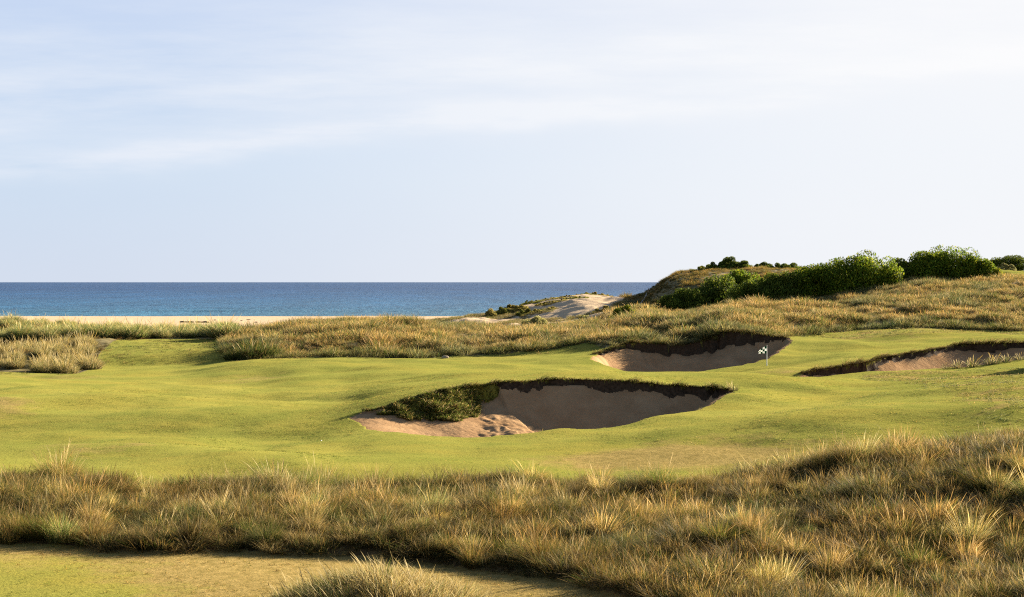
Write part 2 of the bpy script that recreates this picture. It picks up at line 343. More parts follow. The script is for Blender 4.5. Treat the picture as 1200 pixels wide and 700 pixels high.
def plain(name, col, rough=.7, var=.25, scale=20.0, bmp=0.0):
    m, g, b = new_mat(name)
    v = g.noise(g.pos, scale, 4)
    c = g.mix(g.ramp(v, [(.3, 0.0), (.7, 1.0)]), tuple(x * (1 - var) for x in col), tuple(min(1, x * (1 + var)) for x in col))
    g.set(b, 'Base Color', c); g.set(b, 'Roughness', rough); g.set(b, 'Specular IOR Level', .05 if rough > .75 else .4)
    if bmp: bump(g, b, v, bmp, .02)
    return m

# ---- turf
def turf_mat():
    m, g, b = new_mat('mown turf')
    p = g.pos
    dryA, semiA = g.attr('dry'), g.attr('semi')
    big = g.noise(g.map(p, (.045, .06, .06)), 1, 5, .6)
    med = g.noise(g.map(p, (.35, .28, .3), (7, 3, 0)), 1, 5, .62)
    fin = g.noise(g.map(p, (3.2, 2.4, 3)), 1, 5, .7)
    vf = g.noise(g.map(p, (16, 11, 14)), 1, 3, .7)
    base = g.mix(g.ramp(big, [(.36, 0.0), (.64, 1.0)]), (0.146, 0.140, 0.026), (0.196, 0.174, 0.036))
    base = g.mix(g.ramp(med, [(.40, 0.0), (.66, .75)]), base, (0.106, 0.114, 0.020))
    yel = g.noise(g.map(p, (.13, .2, .2), (31, 9, 0)), 1, 6, .65)
    base = g.mix(g.ramp(yel, [(.46, 0.0), (.68, .75)]), base, (0.205, 0.160, 0.030))
    d1 = g.math('ADD', dryA, g.math('MULTIPLY', g.math('SUBTRACT', g.noise(g.map(p, (.5, .55, .5), (3, 8, 1)), 1, 6, .7), .5), 1.5))
    dm = g.math('MULTIPLY', g.ramp(d1, [(.22, 0.0), (.62, 1.0)]), g.ramp(dryA, [(.02, 0.0), (.25, 1.0)]), clamp=True)
    tan = g.mix(g.ramp(fin, [(.35, 0.0), (.62, 1.0)]), (.150, .090, .035), (.270, .175, .072))
    base = g.mix(g.math('MULTIPLY', dm, .82), base, tan)
    # flecks of straw and bare earth
    fl = g.ramp(g.noise(g.map(p, (5, 2.6, 5), (1, 2, 3)), 1, 4, .75), [(.56, 0.0), (.74, 1.0)])
    base = g.mix(g.math('MULTIPLY', fl, g.math('ADD', .18, g.math('MULTIPLY', semiA, .4))), base, (0.2178, 0.1782, 0.0726))
    dk = g.ramp(g.noise(g.map(p, (2.2, 1.5, 2), (9, 5, 3)), 1, 5, .75), [(.56, 0.0), (.72, 1.0)])
    base = g.mix(g.math('MULTIPLY', dk, g.math('ADD', .20, g.math('MULTIPLY', semiA, .30))), base, (0.0495, 0.0581, 0.0079))
    sp = g.ramp(vf, [(.3, .80), (.7, 1.2)])
    base = g.mix(1.0, base, sp, 'MULTIPLY')
    g.set(b, 'Base Color', base); g.set(b, 'Roughness', 1.0); g.set(b, 'Specular IOR Level', .0)
    g.set(b, 'Sheen Weight', .06); g.set(b, 'Sheen Roughness', .5); g.set(b, 'Sheen Tint', (.75, .85, .25, 1))
    hsum = g.math('ADD', g.math('MULTIPLY', g.noise(g.map(p, (9, 7, 8)), 1, 6, .75), .06), g.math('MULTIPLY', g.math('MULTIPLY', fin, g.math('ADD', .5, semiA)), .09))
    bump(g, b, hsum, .6, 1.0)
    return m

def sand_mat(name, lo, hi, litter=0.0, rip=1.0):
    m, g, b = new_mat(name)
    p = g.pos
    c = g.mix(g.ramp(g.noise(g.map(p, (.6, .6, .6)), 1, 6, .65), [(.35, 0.0), (.65, 1.0)]), lo, hi)
    c = g.mix(1.0, c, g.ramp(g.noise(p, 22, 4, .7), [(.3, .82), (.7, 1.12)]), 'MULTIPLY')
    if litter:
        c = g.mix(g.math('MULTIPLY', g.ramp(g.noise(g.map(p, (.35, 1.0, 1)), 1, 5, .8), [(.58, 0.0), (.68, 1.0)]), litter), c, (.13, .09, .06))
    g.set(b, 'Base Color', c); g.set(b, 'Roughness', 1.0); g.set(b, 'Specular IOR Level', .0)
    foot = g.n('ShaderNodeTexVoronoi', None, Vector=g.map(p, (2.4, 2.4, 2.4)), Scale=1.0).outputs[0]
    h = g.math('ADD', g.math('MULTIPLY', g.noise(p, 3.2, 6, .6), .10 * rip), g.math('MULTIPLY', g.ramp(foot, [(0, 0.0), (.45, 1.0)]), .035 * rip))
    h = g.math('ADD', h, g.math('MULTIPLY', g.noise(p, 30, 3, .6), .012))
    bump(g, b, h, .8, 1.0)
    return m

M = {}
M['turf'] = turf_mat()
M['bunker'] = sand_mat('bunker sand', (.245, .150, .078), (.310, .200, .108), 0, .55)
M['beach'] = sand_mat('beach sand', (.42, .315, .205), (.49, .375, .25), .35, .7)
M['earth'] = plain('shade-dark root-bound earth', (.044, .030, .019), .95, .5, 6, .8)  # earth tone lowered to stand in for shade under the lip
M['thatch'] = plain('dead thatch soil', (0.0924, 0.0627, 0.0297), .95, .45, 3, .6)
M['dune'] = plain('thatched dune soil', (.135, .112, .052), .95, .35, 1.2, .5)

# ------------------------------------------------------------------ ground meshes, one per kind of surface
nr, nc = Z.shape
fc = cls[:-1, :-1]
# a face is sand only where most corners are; keep the crisp class of its first corner
idx = np.arange(nr * nc).reshape(nr, nc)
P3 = np.stack([X, YY, Z + H0], -1).reshape(-1, 3)
def ground(name, ids, mat, label, attrs=False, kind='structure', cat=None, parent=None):
    i, j = np.where(np.isin(fc, ids))
    q = np.stack([idx[i, j], idx[i, j + 1], idx[i + 1, j + 1], idx[i + 1, j]], 1)
    used, inv = np.unique(q.ravel(), return_inverse=True)
    at = {'dry': dry.ravel()[used], 'semi': semi.ravel()[used]} if attrs else None
    me = mesh_from(name, P3[used], inv, np.arange(len(q)) * 4, mat, at)
    return link(name, me, label, cat, None, kind, parent)
ground('fairway', [0], M['turf'], 'rolling mown golf turf, sunlit green with worn straw patches', True, cat='fairway')
ground('rough_ground', [1], M['thatch'], 'brown thatch soil under the tall grass in front of the fairway', cat='ground')
ground('dune_ground', [2], M['dune'], 'grassed dune slopes rising between the fairway and the beach', cat='dunes')
ground('beach', [3], M['beach'], 'pale sandy beach and blown dune sand along the sea', cat='beach')

# ------------------------------------------------------------------ blades
PAL = np.array([(.108, .148, .030), (.165, .195, .085), (.50, .395, .185), (.40, .285, .09), (.19, .128, .052), (.62, .52, .32), (.14, .18, .032)]) * .52 * np.array([1.0, .97, .82])
T4 = np.array([0, .45, .8, 1.0])
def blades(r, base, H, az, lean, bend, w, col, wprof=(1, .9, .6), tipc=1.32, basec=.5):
    n = len(H)
    hd = np.stack([np.cos(az), np.sin(az), 0 * az], 1)
    disp = (lean[:, None] * T4 + bend[:, None] * T4 ** 2) * H[:, None]
    ht = H[:, None] * T4 * (1 - .38 * np.minimum(bend[:, None], 1.6) * T4)
    ctr = base[:, None, :] + hd[:, None, :] * disp[..., None]
    ctr[..., 2] += ht
    wa = az + math.pi / 2 + r.normal(0, .8, n)
    wd = np.stack([np.cos(wa), np.sin(wa), 0 * wa], 1)
    V = np.empty((n, 7, 3))
    for k in range(3):
        o = wd * (w * wprof[k] * .5)[:, None]
        V[:, 2 * k] = ctr[:, k] - o; V[:, 2 * k + 1] = ctr[:, k] + o
    V[:, 6] = ctr[:, 3]
    ramp = np.array([basec, basec, .95, .95, 1.2, 1.2, tipc])  # thatch base and straw tip, contrast deepened to paint gap shade and lit tips
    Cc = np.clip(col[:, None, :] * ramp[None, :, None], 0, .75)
    return V.reshape(-1, 3), Cc.reshape(-1, 3)
def blade_faces(n, off=0):
    b = np.arange(n)[:, None] * 7 + off
    f = np.concatenate([b + np.array([[0, 1, 3, 2]]), b + np.array([[2, 3, 5, 4]]), b + np.array([[4, 5, 6]])], 1)
    st = np.array([0, 4, 8])[None, :] + np.arange(n)[:, None] * 11
    return f.ravel(), st.ravel()

def tussock(seed, n, R, H, w, weights, lean=.28, bend=.55, nseed=0, dome=.35, wind=(-.15, .1)):
    r = rs(seed)
    rho = R * np.sqrt(r.rand(n)); th = r.rand(n) * 2 * math.pi
    base = np.stack([rho * np.cos(th), rho * np.sin(th), -0.04 - 0 * rho], 1)
    q = rho / R
    h = H * r.uniform(.6, 1.08, n) * (1 - dome * q ** 2)
    az = th + r.normal(0, .7, n)
    ln = lean * (.15 + q) * r.uniform(.4, 1.4, n); bd = bend * r.uniform(.1, 1.5, n) * (.4 + .6 * q)
    wt = np.array(weights, float); wt /= wt.sum()
    col = PAL[r.choice(len(PAL), n, p=wt)] * r.uniform(.75, 1.25, (n, 1))
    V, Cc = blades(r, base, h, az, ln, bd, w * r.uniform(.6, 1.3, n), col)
    if nseed:
        rho = R * .8 * np.sqrt(r.rand(nseed)); th = r.rand(nseed) * 2 * math.pi
        base = np.stack([rho * np.cos(th), rho * np.sin(th), 0 * rho], 1)
        V2, C2 = blades(r, base, H * r.uniform(.95, 1.35, nseed), th + r.normal(0, .8, nseed), r.uniform(.05, .3, nseed), r.uniform(.0, .45, nseed),
                        w * r.uniform(.7, 1.1, nseed), PAL[r.choice([2, 5, 3], nseed)] * r.uniform(.8, 1.15, (nseed, 1)), (.45, .45, 1.5), 1.1, .8)
        V = np.concatenate([V, V2]); Cc = np.concatenate([Cc, C2]); n += nseed
    off = V[:, 2:3].clip(0) ** 1.4
    V[:, 0:1] += off * wind[0]; V[:, 1:2] += off * wind[1]
    return V, Cc, n

def grass_mat(name, inst, trans=.46):
    m, g, b = new_mat(name)
    nt = m.node_tree
    c = g.attr('col', out='Color')
    if inst: c = g.mix(1.0, c, g.attr('tint', 'INSTANCER', 'Color'), 'MULTIPLY')
    g.set(b, 'Base Color', c); g.set(b, 'Roughness', .8); g.set(b, 'Specular IOR Level', .1)
    tr = g.n('ShaderNodeBsdfTranslucent', None, Color=c)
    mx = g.n('ShaderNodeMixShader', None, i0=trans, i1=b.outputs[0], i2=tr.outputs[0])
    nt.links.new(mx.outputs[0], nt.nodes['Material Output'].inputs[0])
    return m
M['grass_i'] = grass_mat('grass blades in masses', True)
M['grass'] = grass_mat('grass blades', False)
M['leaf'] = grass_mat('shrub leaves', False, .45)

def instancer_tree(K):
    t = bpy.data.node_groups.new('scatter', 'GeometryNodeTree')
    t.interface.new_socket('Geometry', in_out='INPUT', socket_type='NodeSocketGeometry')
    t.interface.new_socket('Geometry', in_out='OUTPUT', socket_type='NodeSocketGeometry')
    g = NT(t)
    gi, go = g.n('NodeGroupInput'), g.n('NodeGroupOutput')
    def named(nm, ty):
        nd = g.n('GeometryNodeInputNamedAttribute', {'data_type': ty}); nd.inputs[0].default_value = nm; return nd.outputs[0]
    def cmp(k):
        nd = g.n('FunctionNodeCompare', {'data_type': 'INT', 'operation': 'EQUAL'})
        t.links.new(named('tid', 'INT'), nd.inputs[2]); nd.inputs[3].default_value = k; return nd.outputs[0]
    def sep(k):
        nd = g.n('GeometryNodeSeparateGeometry', {'domain': 'POINT'})
        t.links.new(gi.outputs[0], nd.inputs[0]); t.links.new(cmp(k), nd.inputs[1]); return nd.outputs[0]
    j = g.n('GeometryNodeJoinGeometry')
    for k in range(K):
        ti = g.n('GeometryNodeGeometryToInstance'); t.links.new(sep(k), ti.inputs[0]); t.links.new(ti.outputs[0], j.inputs[0])
    ip = g.n('GeometryNodeInstanceOnPoints')
    t.links.new(sep(-1), ip.inputs['Points']); t.links.new(j.outputs[0], ip.inputs['Instance'])
    ip.inputs['Pick Instance'].default_value = True
    t.links.new(named('pick', 'INT'), ip.inputs['Instance Index'])
    t.links.new(named('rot', 'FLOAT_VECTOR'), ip.inputs['Rotation']); t.links.new(named('scl', 'FLOAT_VECTOR'), ip.inputs['Scale'])
    t.links.new(ip.outputs[0], go.inputs[0])
    return t

def grass_field(name, label, cat, temps, P, rot, scl, tint, pick):
    """temps: list of (V, C, n); P (m,3) points"""
    Vs, Cs, tid, loops, starts = [], [], [], [], []
    nv = nl = 0
    for k, (V, Cc, n) in enumerate(temps):
        f, st = blade_faces(n, nv)
        Vs.append(V); Cs.append(Cc); tid.append(np.full(len(V), k)); loops.append(f); starts.append(st + nl)
        nv += len(V); nl += len(f)
    m = len(P)
    V = np.concatenate(Vs + [P]); Cc = np.concatenate(Cs + [np.zeros((m, 3))])
    me = mesh_from(name, V, np.concatenate(loops), np.concatenate(starts), M['grass_i'], {'col': Cc, 'tid': np.concatenate(tid + [np.full(m, -1)]), 'pick': np.concatenate([np.zeros(nv, int), pick])})
    for nm, a in (('rot', rot), ('scl', scl), ('tint', tint)):
        at = me.attributes.new(nm, 'FLOAT_VECTOR', 'POINT')
        full = np.zeros((len(V), 3), np.float32); full[nv:] = a
        at.data.foreach_set('vector', full.ravel())
    o = link(name, me, label, cat, None, 'stuff')
    md = o.modifiers.new('scatter', 'NODES'); md.node_group = instancer_tree(len(temps))
    return o

def cls_at(x, y):
    u = x / np.maximum(y, 15.0)
    i = np.clip(np.searchsorted(Yg, y) - 1, 0, nr - 1); j = np.clip(np.searchsorted(ug, u) - 1, 0, nc - 1)
    return cls[i, j], i, j
def scatter(seed, sp, y0, y1, px0, px1):
    r = rs(seed)
    u0, u1 = (px0 - 600) / F, (px1 - 600) / F
    xa, xb = min(u0 * y1, u0 * y0), max(u1 * y1, u1 * y0)
    gx, gy = np.meshgrid(np.arange(xa, xb, sp), np.arange(y0, y1, sp))
    x = gx.ravel() + r.uniform(-.55, .55, gx.size) * sp; y = gy.ravel() + r.uniform(-.55, .55, gx.size) * sp
    px = 600 + F * x / y
    k = (px > px0) & (px < px1)
    return r, x[k], y[k], px[k]
def field(r, x, y, s, tint, name, label, cat, temps, sink=.03, tilt=.12, pick=None):
    m = len(x)
    P = np.stack([x, y, gz(x, y) + H0 - sink], 1)
    rot = np.stack([r.normal(0, tilt, m), r.normal(0, tilt, m), r.rand(m) * 6.283], 1)
    scl = np.stack([s * r.uniform(.85, 1.2, m), s * r.uniform(.85, 1.2, m), s], 1)
    return grass_field(name, label, cat, temps, P, rot, scl, tint, r.randint(0, len(temps), m) if pick is None else pick)

# ---- tall rough in front of the fairway
LOW = [
 (220, .46, .42, .009, [.34, .18, .14, .12, .18, .02, .06], .8, .9, 4, .2),
 (220, .46, .46, .009, [.16, .14, .26, .20, .18, .05, .02], .9, 1.0, 6, .2),
 (200, .46, .36, .009, [.10, .08, .26, .26, .28, .04, .0], 1.1, 1.0, 3, .2)]
TUS = [
 (900, .34, 1.00, .0070, [.60, .16, .06, .07, .06, .0, .08], .40, .80, 4, .38),    # green fountain
 (900, .34, .96, .0070, [.26, .50, .10, .05, .04, .02, .05], .36, .70, 6, .38),     # grey green
 (800, .28, 1.06, .0066, [.16, .10, .36, .20, .08, .10, .0], .28, .50, 30, .30),    # tall straw
 (860, .36, .88, .0072, [.16, .05, .16, .40, .24, .01, .0], .50, .80, 8, .36),      # rusty gold
 (700, .42, .62, .0080, [.06, .05, .30, .20, .34, .06, .0], 1.1, .8, 6, .3),        # collapsed, bleached
 (900, .34, .98, .0070, [.36, .14, .20, .16, .12, .01, .05], .36, .70, 16, .36),
 (860, .30, 1.02, .0070, [.40, .10, .20, .18, .10, .01, .04], .32, .62, 24, .34)]
def tset(L, s0, nz):
    return [tussock(s0 + i, a[0], a[1], a[2], a[3], a[4], a[5], a[6], a[7], a[8], (-.05, .0)) for i, a in enumerate(L)]
T_low, T_tus = tset(LOW, 100, 0), tset(TUS, 110, 0)
def in_rough(r, x, y):
    c, i, j = cls_at(x, y)
    return (c == 1) & (np.hypot(x - HC[0], y - HC[1]) > 3)
r, x, y, px = scatter(1, .36, 24, 63, -130, 1330)
k = in_rough(r, x, y); x, y, px = x[k], y[k], px[k]
s = (1 + .5 * fbm(x / 1.5, y / 1.5, 201, 3)) * r.uniform(.7, 1.3, len(x))
w1 = np.clip(fbm(x / 3.5, y / 3.5, 203, 3) + .1, -.6, .8)[:, None]
tint = .62 * (1 + .2 * r.normal(0, 1, (len(x), 1))) * (1 + w1 * np.array([[.30, .10, -.05]]))  # low layer darkened, painting the shaded gaps between tussocks
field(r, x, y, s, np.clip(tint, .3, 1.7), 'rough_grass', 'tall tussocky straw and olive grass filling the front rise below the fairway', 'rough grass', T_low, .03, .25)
print('low', len(x))
r, x, y, px = scatter(6, .80, 24, 63, -130, 1330)
k = in_rough(r, x, y) & in_rough(r, x, y + .05) & (r.rand(len(x)) < .90); x, y, px = x[k], y[k], px[k]
dens = fbm(x / 3, y / 3, 205, 2)
s = np.clip(.80 + .42 * dens, .45, 1.25) * (.55 + .75 * r.rand(len(x)) ** 1.3)
s *= np.interp(px, [0, 100, 150, 220, 320, 700, 1000, 1200], [1.0, .95, .75, .95, 1.02, .95, .92, .85])
pk = np.clip(np.floor((fbm(x / 2.2, y / 2.2, 207, 2) * .7 + .5 + r.normal(0, .28, len(x))) * 7), 0, 6).astype(int)
pk = np.array([0, 1, 0, 6, 5, 2, 3, 4])[np.clip(pk + (r.rand(len(x)) < .5), 0, 7)]
w1 = np.clip(fbm(x / 5, y / 5, 209, 3) + .15 + .12 * (px > 700), -.6, .8)[:, None]
tint = np.array([[1.22, 1.13, 1.10]]) * np.exp(.40 * r.normal(0, 1, (len(x), 1))) * (1 + w1 * np.array([[.26, .08, -.08]]))
field(r, x, y, s, np.clip(tint, .35, 2.0), 'tussock_grass', 'mass of arching green and gold tussocks standing above the lower rough grass', 'tussock grass', T_tus, .03, .14, pk)
print('tussocks', len(x))

# ---- mown blades that give the near turf its grain
T_mown = [tussock(180 + i, 90, .34, .042, .013, w, .6, .5, 0, .1, (0, 0)) for i, w in enumerate([[.35, .0, .06, .16, .0, .0, .43], [.25, .0, .14, .28, .03, .0, .30], [.5, .0, .03, .07, .0, .0, .4]])]
r, x, y, px = scatter(7, .40, 44, 122, -40, 1240)
c, i, j = cls_at(x, y)
k = (c == 0) & (semi[i, j] < .3) & (dry[i, j] < .5) & (r.rand(len(x)) < .75 + .6 * fbm(x / 3, y / 3, 226, 2))
x, y, px = x[k], y[k], px[k]
tint = 1.68 * (1 + .07 * r.normal(0, 1, (len(x), 1))) * (1 + np.clip(fbm(x / 4.5, y / 4, 227, 3), -.5, .6)[:, None] * np.array([[.45, .18, .1]]))
field(r, x, y, r.uniform(.6, 1.3, len(x)), np.clip(tint, .5, 2.4), 'mown_grass', 'short mown blades over the near part of the fairway', 'mown grass', T_mown, .0, .03)
print('mown', len(x))

# ---- dune grass between the fairway and the beach
T_dune = [tussock(140 + i, 150, .78, 1.0, .028, w, .5, .85, 0, .62, (-.05, 0)) for i, w in enumerate(
    [[.22, .26, .28, .12, .04, .08, 0], [.08, .12, .44, .18, .06, .12, 0], [.14, .18, .36, .16, .05, .11, 0], [.36, .30, .14, .08, .08, .04, 0]])]
r, x, y, px = scatter(2, .95, 144, 345, -90, 1290)
c, i, j = cls_at(x, y)
k = (c == 2)
x, y, px = x[k], y[k], px[k]
dens = fbm(x / 7, y / 7, 211, 3)
s = 1.22 * np.clip(.86 + .5 * dens + .75 * fbm(x / 3.0, y / 3.0, 212, 2), .35, 1.7) * r.uniform(.75, 1.25, len(x))
edge = y - DUNE_F(px)
s *= np.where(px < 262, .38, 1.0) * np.where((px > 735) & (y > 252), .55, 1.0) * np.where((px > 930) & (edge < 2), 1.15, 1)
s *= np.interp(px, [940, 1000, 1200], [1, .85, .85])
near_belt = ((px > 775) & (px < 905) & (y > 217) & (y < 262)) | ((px > 885) & (px < 1170) & (y > 223) & (y < 262))
s = np.where((px > 700) & (px < 750) & (y > 195) & (y < 212), s * .45, s)
s = np.where(near_belt & ((px < 1050) | (y > 233)), s * .38, s)
k = ~((px < 262) & (r.rand(len(x)) < .45))
x, y, px, s, edge, dens = x[k], y[k], px[k], s[k], edge[k], dens[k]
w1 = np.clip(1.6 * fbm(x / 8, y / 8, 213, 3) + .9 * fbm(x / 3.0, y / 3.0, 214, 2) + .05, -1.1, 1.0)
tint = (1 + .13 * r.normal(0, 1, (len(x), 1))) * (np.ones((1, 3)) + w1[:, None] * np.array([[.34, .20, .12]]))
grn = (sstep(5, 0, edge) * (px > 262))[:, None]
tint = tint * np.array([[1.20, 1.10, 1.08]]) * np.where(px < 262, .55, 1.0)[:, None]  # left-hand filler darkened to paint shadowed gaps between the marram
tint = tint * (1 - grn * np.array([[.42, .28, .35]]))
hill = ((px > 730) & (y > 252))[:, None]
tint = np.where(hill, tint * np.array([[.74, .70, .54]]), tint)
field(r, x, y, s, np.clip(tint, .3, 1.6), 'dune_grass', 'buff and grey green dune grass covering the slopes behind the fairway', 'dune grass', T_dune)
print('dune', len(x))

# ---- short unmown tufts at the edges of the mown turf
T_semi = [tussock(160 + i, 46, .22, .11, .016, w, .6, .8, 1, .2) for i, w in enumerate([[.4, .1, .2, .1, .05, .03, .3], [.2, .15, .35, .2, .1, .05, .1], [.3, .1, .15, .1, .05, .02, .4]])]
r, x, y, px = scatter(3, .42, 60, 188, -60, 1260)
c, i, j = cls_at(x, y)
k = (c == 0) & (semi[i, j] > .3) & (r.rand(len(x)) < semi[i, j] * (.75 + .5 * fbm(x / 3, y / 3, 221, 2)) * np.where(y > 130, .5, 1))
x, y, px = x[k], y[k], px[k]
s = r.uniform(.55, 1.35, len(x)) * np.where(y > 130, 1.5, 1.0)
tint = (1 + .18 * r.normal(0, 1, (len(x), 1))) * (np.ones((1, 3)) + np.clip(fbm(x / 4, y / 4, 223, 2), -.5, .7)[:, None] * np.array([[.5, .12, .0]]))
field(r, x, y, s, np.clip(tint, .4, 1.8), 'unmown_grass', 'short uneven unmown grass beside the mown fairway', 'unmown grass', T_semi, .01)
print('semi', len(x))
r, x, y, px = scatter(33, .30, 31, 44, -60, 900)
c, i, j = cls_at(x, y)
k = (c == 0) & (r.rand(len(x)) < .55 + .8 * fbm(x / 1.2, y / 1.2, 225, 3))
x, y, px = x[k], y[k], px[k]
g1 = (sstep(170, 40, px) * sstep(40, 37, y))[:, None]
tint = (1 + .2 * r.normal(0, 1, (len(x), 1))) * (np.array([[1.35, 1.0, .8]]) * (1 - g1) + g1 * np.array([[.95, 1.15, .7]]))
field(r, x, y, r.uniform(.2, .5, len(x)), np.clip(tint * 1.25, .4, 2), 'dry_grass', 'short dry grass wisps on the worn brown ground at the front', 'dry grass', T_semi, .01, .3)

# ---- sparse beach grass on the blown sand
r, x, y, px = scatter(4, 1.15, 225, 345, 430, 770)
c, i, j = cls_at(x, y)
bare = (px > 650) & (px < 735) & (y > 268)
k = (c == 3) & (fbm(x / 7, y / 9, 231, 3) > np.where(bare, .6, -.10))
x, y, px = x[k], y[k], px[k]
field(r, x, y, r.uniform(.4, .9, len(x)), np.ones((len(x), 3)) * r.uniform(.7, 1.15, (len(x), 1)), 'beach_grass', 'sparse grass tufts scattered over the blown sand by the beach', 'beach grass', T_dune)
print('beach grass', len(x))
# ------------------------------------------------------------------ bunkers: sand, cut face darkened for shade, hanging turf
def rim_fringe(bq, poly, seed, per_m, hs, wts):
    r = rs(seed)
    seg = np.linalg.norm(np.diff(bq[:, :2], axis=0), axis=1); cum = np.concatenate([[0], np.cumsum(seg)])
    n = int(cum[-1] * per_m); t = np.sort(r.rand(n)) * cum[-1]
    x = np.interp(t, cum, bq[:, 0]); y = np.interp(t, cum, bq[:, 1]); hw = np.interp(t, cum, bq[:, 3])
    tx = np.interp(t + .3, cum, bq[:, 0]) - np.interp(t - .3, cum, bq[:, 0]); ty = np.interp(t + .3, cum, bq[:, 1]) - np.interp(t - .3, cum, bq[:, 1])
    nx, ny = -ty, tx; L = np.hypot(nx, ny) + 1e-9; nx, ny = nx / L, ny / L
    s = np.where(inpoly(x + .4 * nx, y + .4 * ny, poly), 1, -1); nx, ny = nx * s, ny * s
    o = r.uniform(-.35, .06, n)
    x, y = x + nx * o, y + ny * o
    cl = .55 + .9 * np.clip(fbm(t / .9, t * 0 + seed, seed, 3) + .4, 0, 1)
    H = hs * r.uniform(.5, 1.2, n) * cl * (.55 + .6 * np.clip(hw, 0, .9))
    az = np.arctan2(ny, nx) + r.normal(0, .8, n)
    # stand on the lip outside the edge, not on the sand
    zb = np.maximum(gz(x, y), gz(x - nx * .35, y - ny * .35)) + H0 - .03
    w = np.array(wts, float); w /= w.sum()
    col = PAL[r.choice(len(PAL), n, p=w)] * r.uniform(.7, 1.2, (n, 1))
    V, Cc = blades(r, np.stack([x, y, zb], 1), H, az, r.uniform(.1, .6, n), r.uniform(.4, 1.9, n), r.uniform(.02, .045, n), col)
    f, st = blade_faces(n)
    return V, f, st, Cc
BL = ['largest sand bunker, in the middle of the fairway, with a grassy tongue sliding in',
      'dark sand bunker cut into the dune foot behind the chequered flag',
      'long low sand bunker with a ragged brown lip, running out right of the flag']
for bi, (fq, bq) in enumerate(rims):
    poly = np.concatenate([fq, bq])
    sb = ground('sand_bunker', [4 + bi], M['bunker'], BL[bi], False, None, 'bunker')
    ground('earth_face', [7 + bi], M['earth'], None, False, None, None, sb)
    V, f, st, Cc = rim_fringe(bq, poly, 300 + bi, 120 if bi != 1 else 90, [.48, .75, .62][bi], [[.35, .12, .2, .12, .2, .02, .1], [.2, .15, .2, .15, .25, .02, .03], [.2, .05, .3, .2, .25, .02, .05]][bi])
    link('hanging_grass', mesh_from('hanging_grass', V, f, st, M['grass'], {'col': Cc}), parent=sb)
    if bi == 0:
        tgm = ground('grass_tongue', [10], M['turf'], 'grassy slope sliding into the sand', True, None, None, sb)
        i, j = np.where(fc == 10)
        r = rs(77); k = r.randint(0, len(i), 15000)
        x = X[i[k], j[k]] + r.uniform(-.05, .05, len(k)); y = YY[i[k], j[k]] + r.uniform(-.05, .05, len(k))
        n = len(k)
        H = r.uniform(.10, .36, n) * (1 + 1.1 * fbm(x / .6, y / .6, 311, 3))
        col = PAL[r.choice(len(PAL), n, p=[.36, .08, .14, .12, .08, .02, .2])] * r.uniform(.8, 1.7, (n, 1))  # tuft colours lifted to paint sunlit highlights on the tongue
        V, Cc = blades(r, np.stack([x, y, gz(x, y) + H0 - .02], 1), H, r.normal(-1.6, 1.3, n), r.uniform(.2, .9, n), r.uniform(.2, 1.2, n), r.uniform(.018, .04, n), col)
        f, st = blade_faces(n)
        o = link('tuft_cover', mesh_from('tuft_cover', V, f, st, M['grass'], {'col': Cc}), kind='stuff', parent=tgm)

# ------------------------------------------------------------------ single grass tufts and tussocks
def tuft_mesh(name, args, kw):
    gain = kw.pop('gain', 1.0); V, Cc, n = tussock(*args, **kw); Cc = np.clip(Cc * gain, 0, .7)
    f, st = blade_faces(n)
    return mesh_from(name, V, f, st, M['grass'], {'col': Cc})
def place(me, name, px, Y, s, label, cat, group=None, rot=0.0, sink=.04):
    x = (px - 600) / F * Y
    o = link(name, me, label, cat, group)
    o.location = (x, Y, float(gz(x, Y)) + H0 - sink); o.rotation_euler = (0, 0, rot)
    o.scale = s if hasattr(s, '__len__') else (s, s, s)
    return o
# marram tussocks in the left-hand dune band
mar = [tuft_mesh('marram', (400 + i, 2000, .82, 1.3, .020, w), dict(lean=.34, bend=.72, nseed=8, gain=1.75, dome=.62, wind=(-.08, -.05))) for i, w in enumerate(
    [[.28, .44, .14, .05, .03, .06, .0], [.2, .45, .2, .05, .02, .08, 0], [.35, .4, .12, .06, .04, .03, 0]])]
str_ = [tuft_mesh('straw', (410 + i, 1700, .80, 1.15, .018, w), dict(lean=.36, bend=.72, nseed=26, gain=1.3, dome=.60, wind=(-.08, -.05))) for i, w in enumerate(
    [[.18, .22, .34, .12, .05, .10, .0], [.12, .2, .38, .12, .06, .12, 0]])]
r = rs(5)
def poisson(cands, mind):
    out = []
    for c in cands:
        if all((c[0] - o[0]) ** 2 + ((c[1] - o[1]) * .8) ** 2 > mind ** 2 for o in out): out.append(c)
    return out
cand = [((px - 600) / F * Y, Y, px) for px, Y in zip(r.uniform(-40, 268, 4000), r.uniform(185, 222, 4000)) if Y > DUNE_F(px) + .9]
for x, Y, px in poisson(cand, 3.0):
    s = 1.15 * r.uniform(.95, 1.8) * (1.05 if Y < 196 else .9)
    place(mar[r.randint(3)], 'marram_tussock', px, Y, (s * r.uniform(.95, 1.25), s, s), 'rounded grey green marram tussock in the band between the left fairway and the beach', 'grass tussock',
          'marram tussocks before the beach', r.uniform(0, 6.28))
cand = [((px - 600) / F * Y, Y, px) for px, Y in zip(r.uniform(-30, 110, 2500), r.uniform(146, 176, 2500)) if Y > DUNE_F(px) + 1.0]
for x, Y, px in poisson(cand, 2.15):
    s = r.uniform(.95, 1.6)
    place(str_[r.randint(2)], 'straw_tussock', px, Y, s, 'straw coloured tussock in the front clump on the left edge of the fairway', 'grass tussock', 'straw tussocks left of the fairway', r.uniform(0, 6.28))
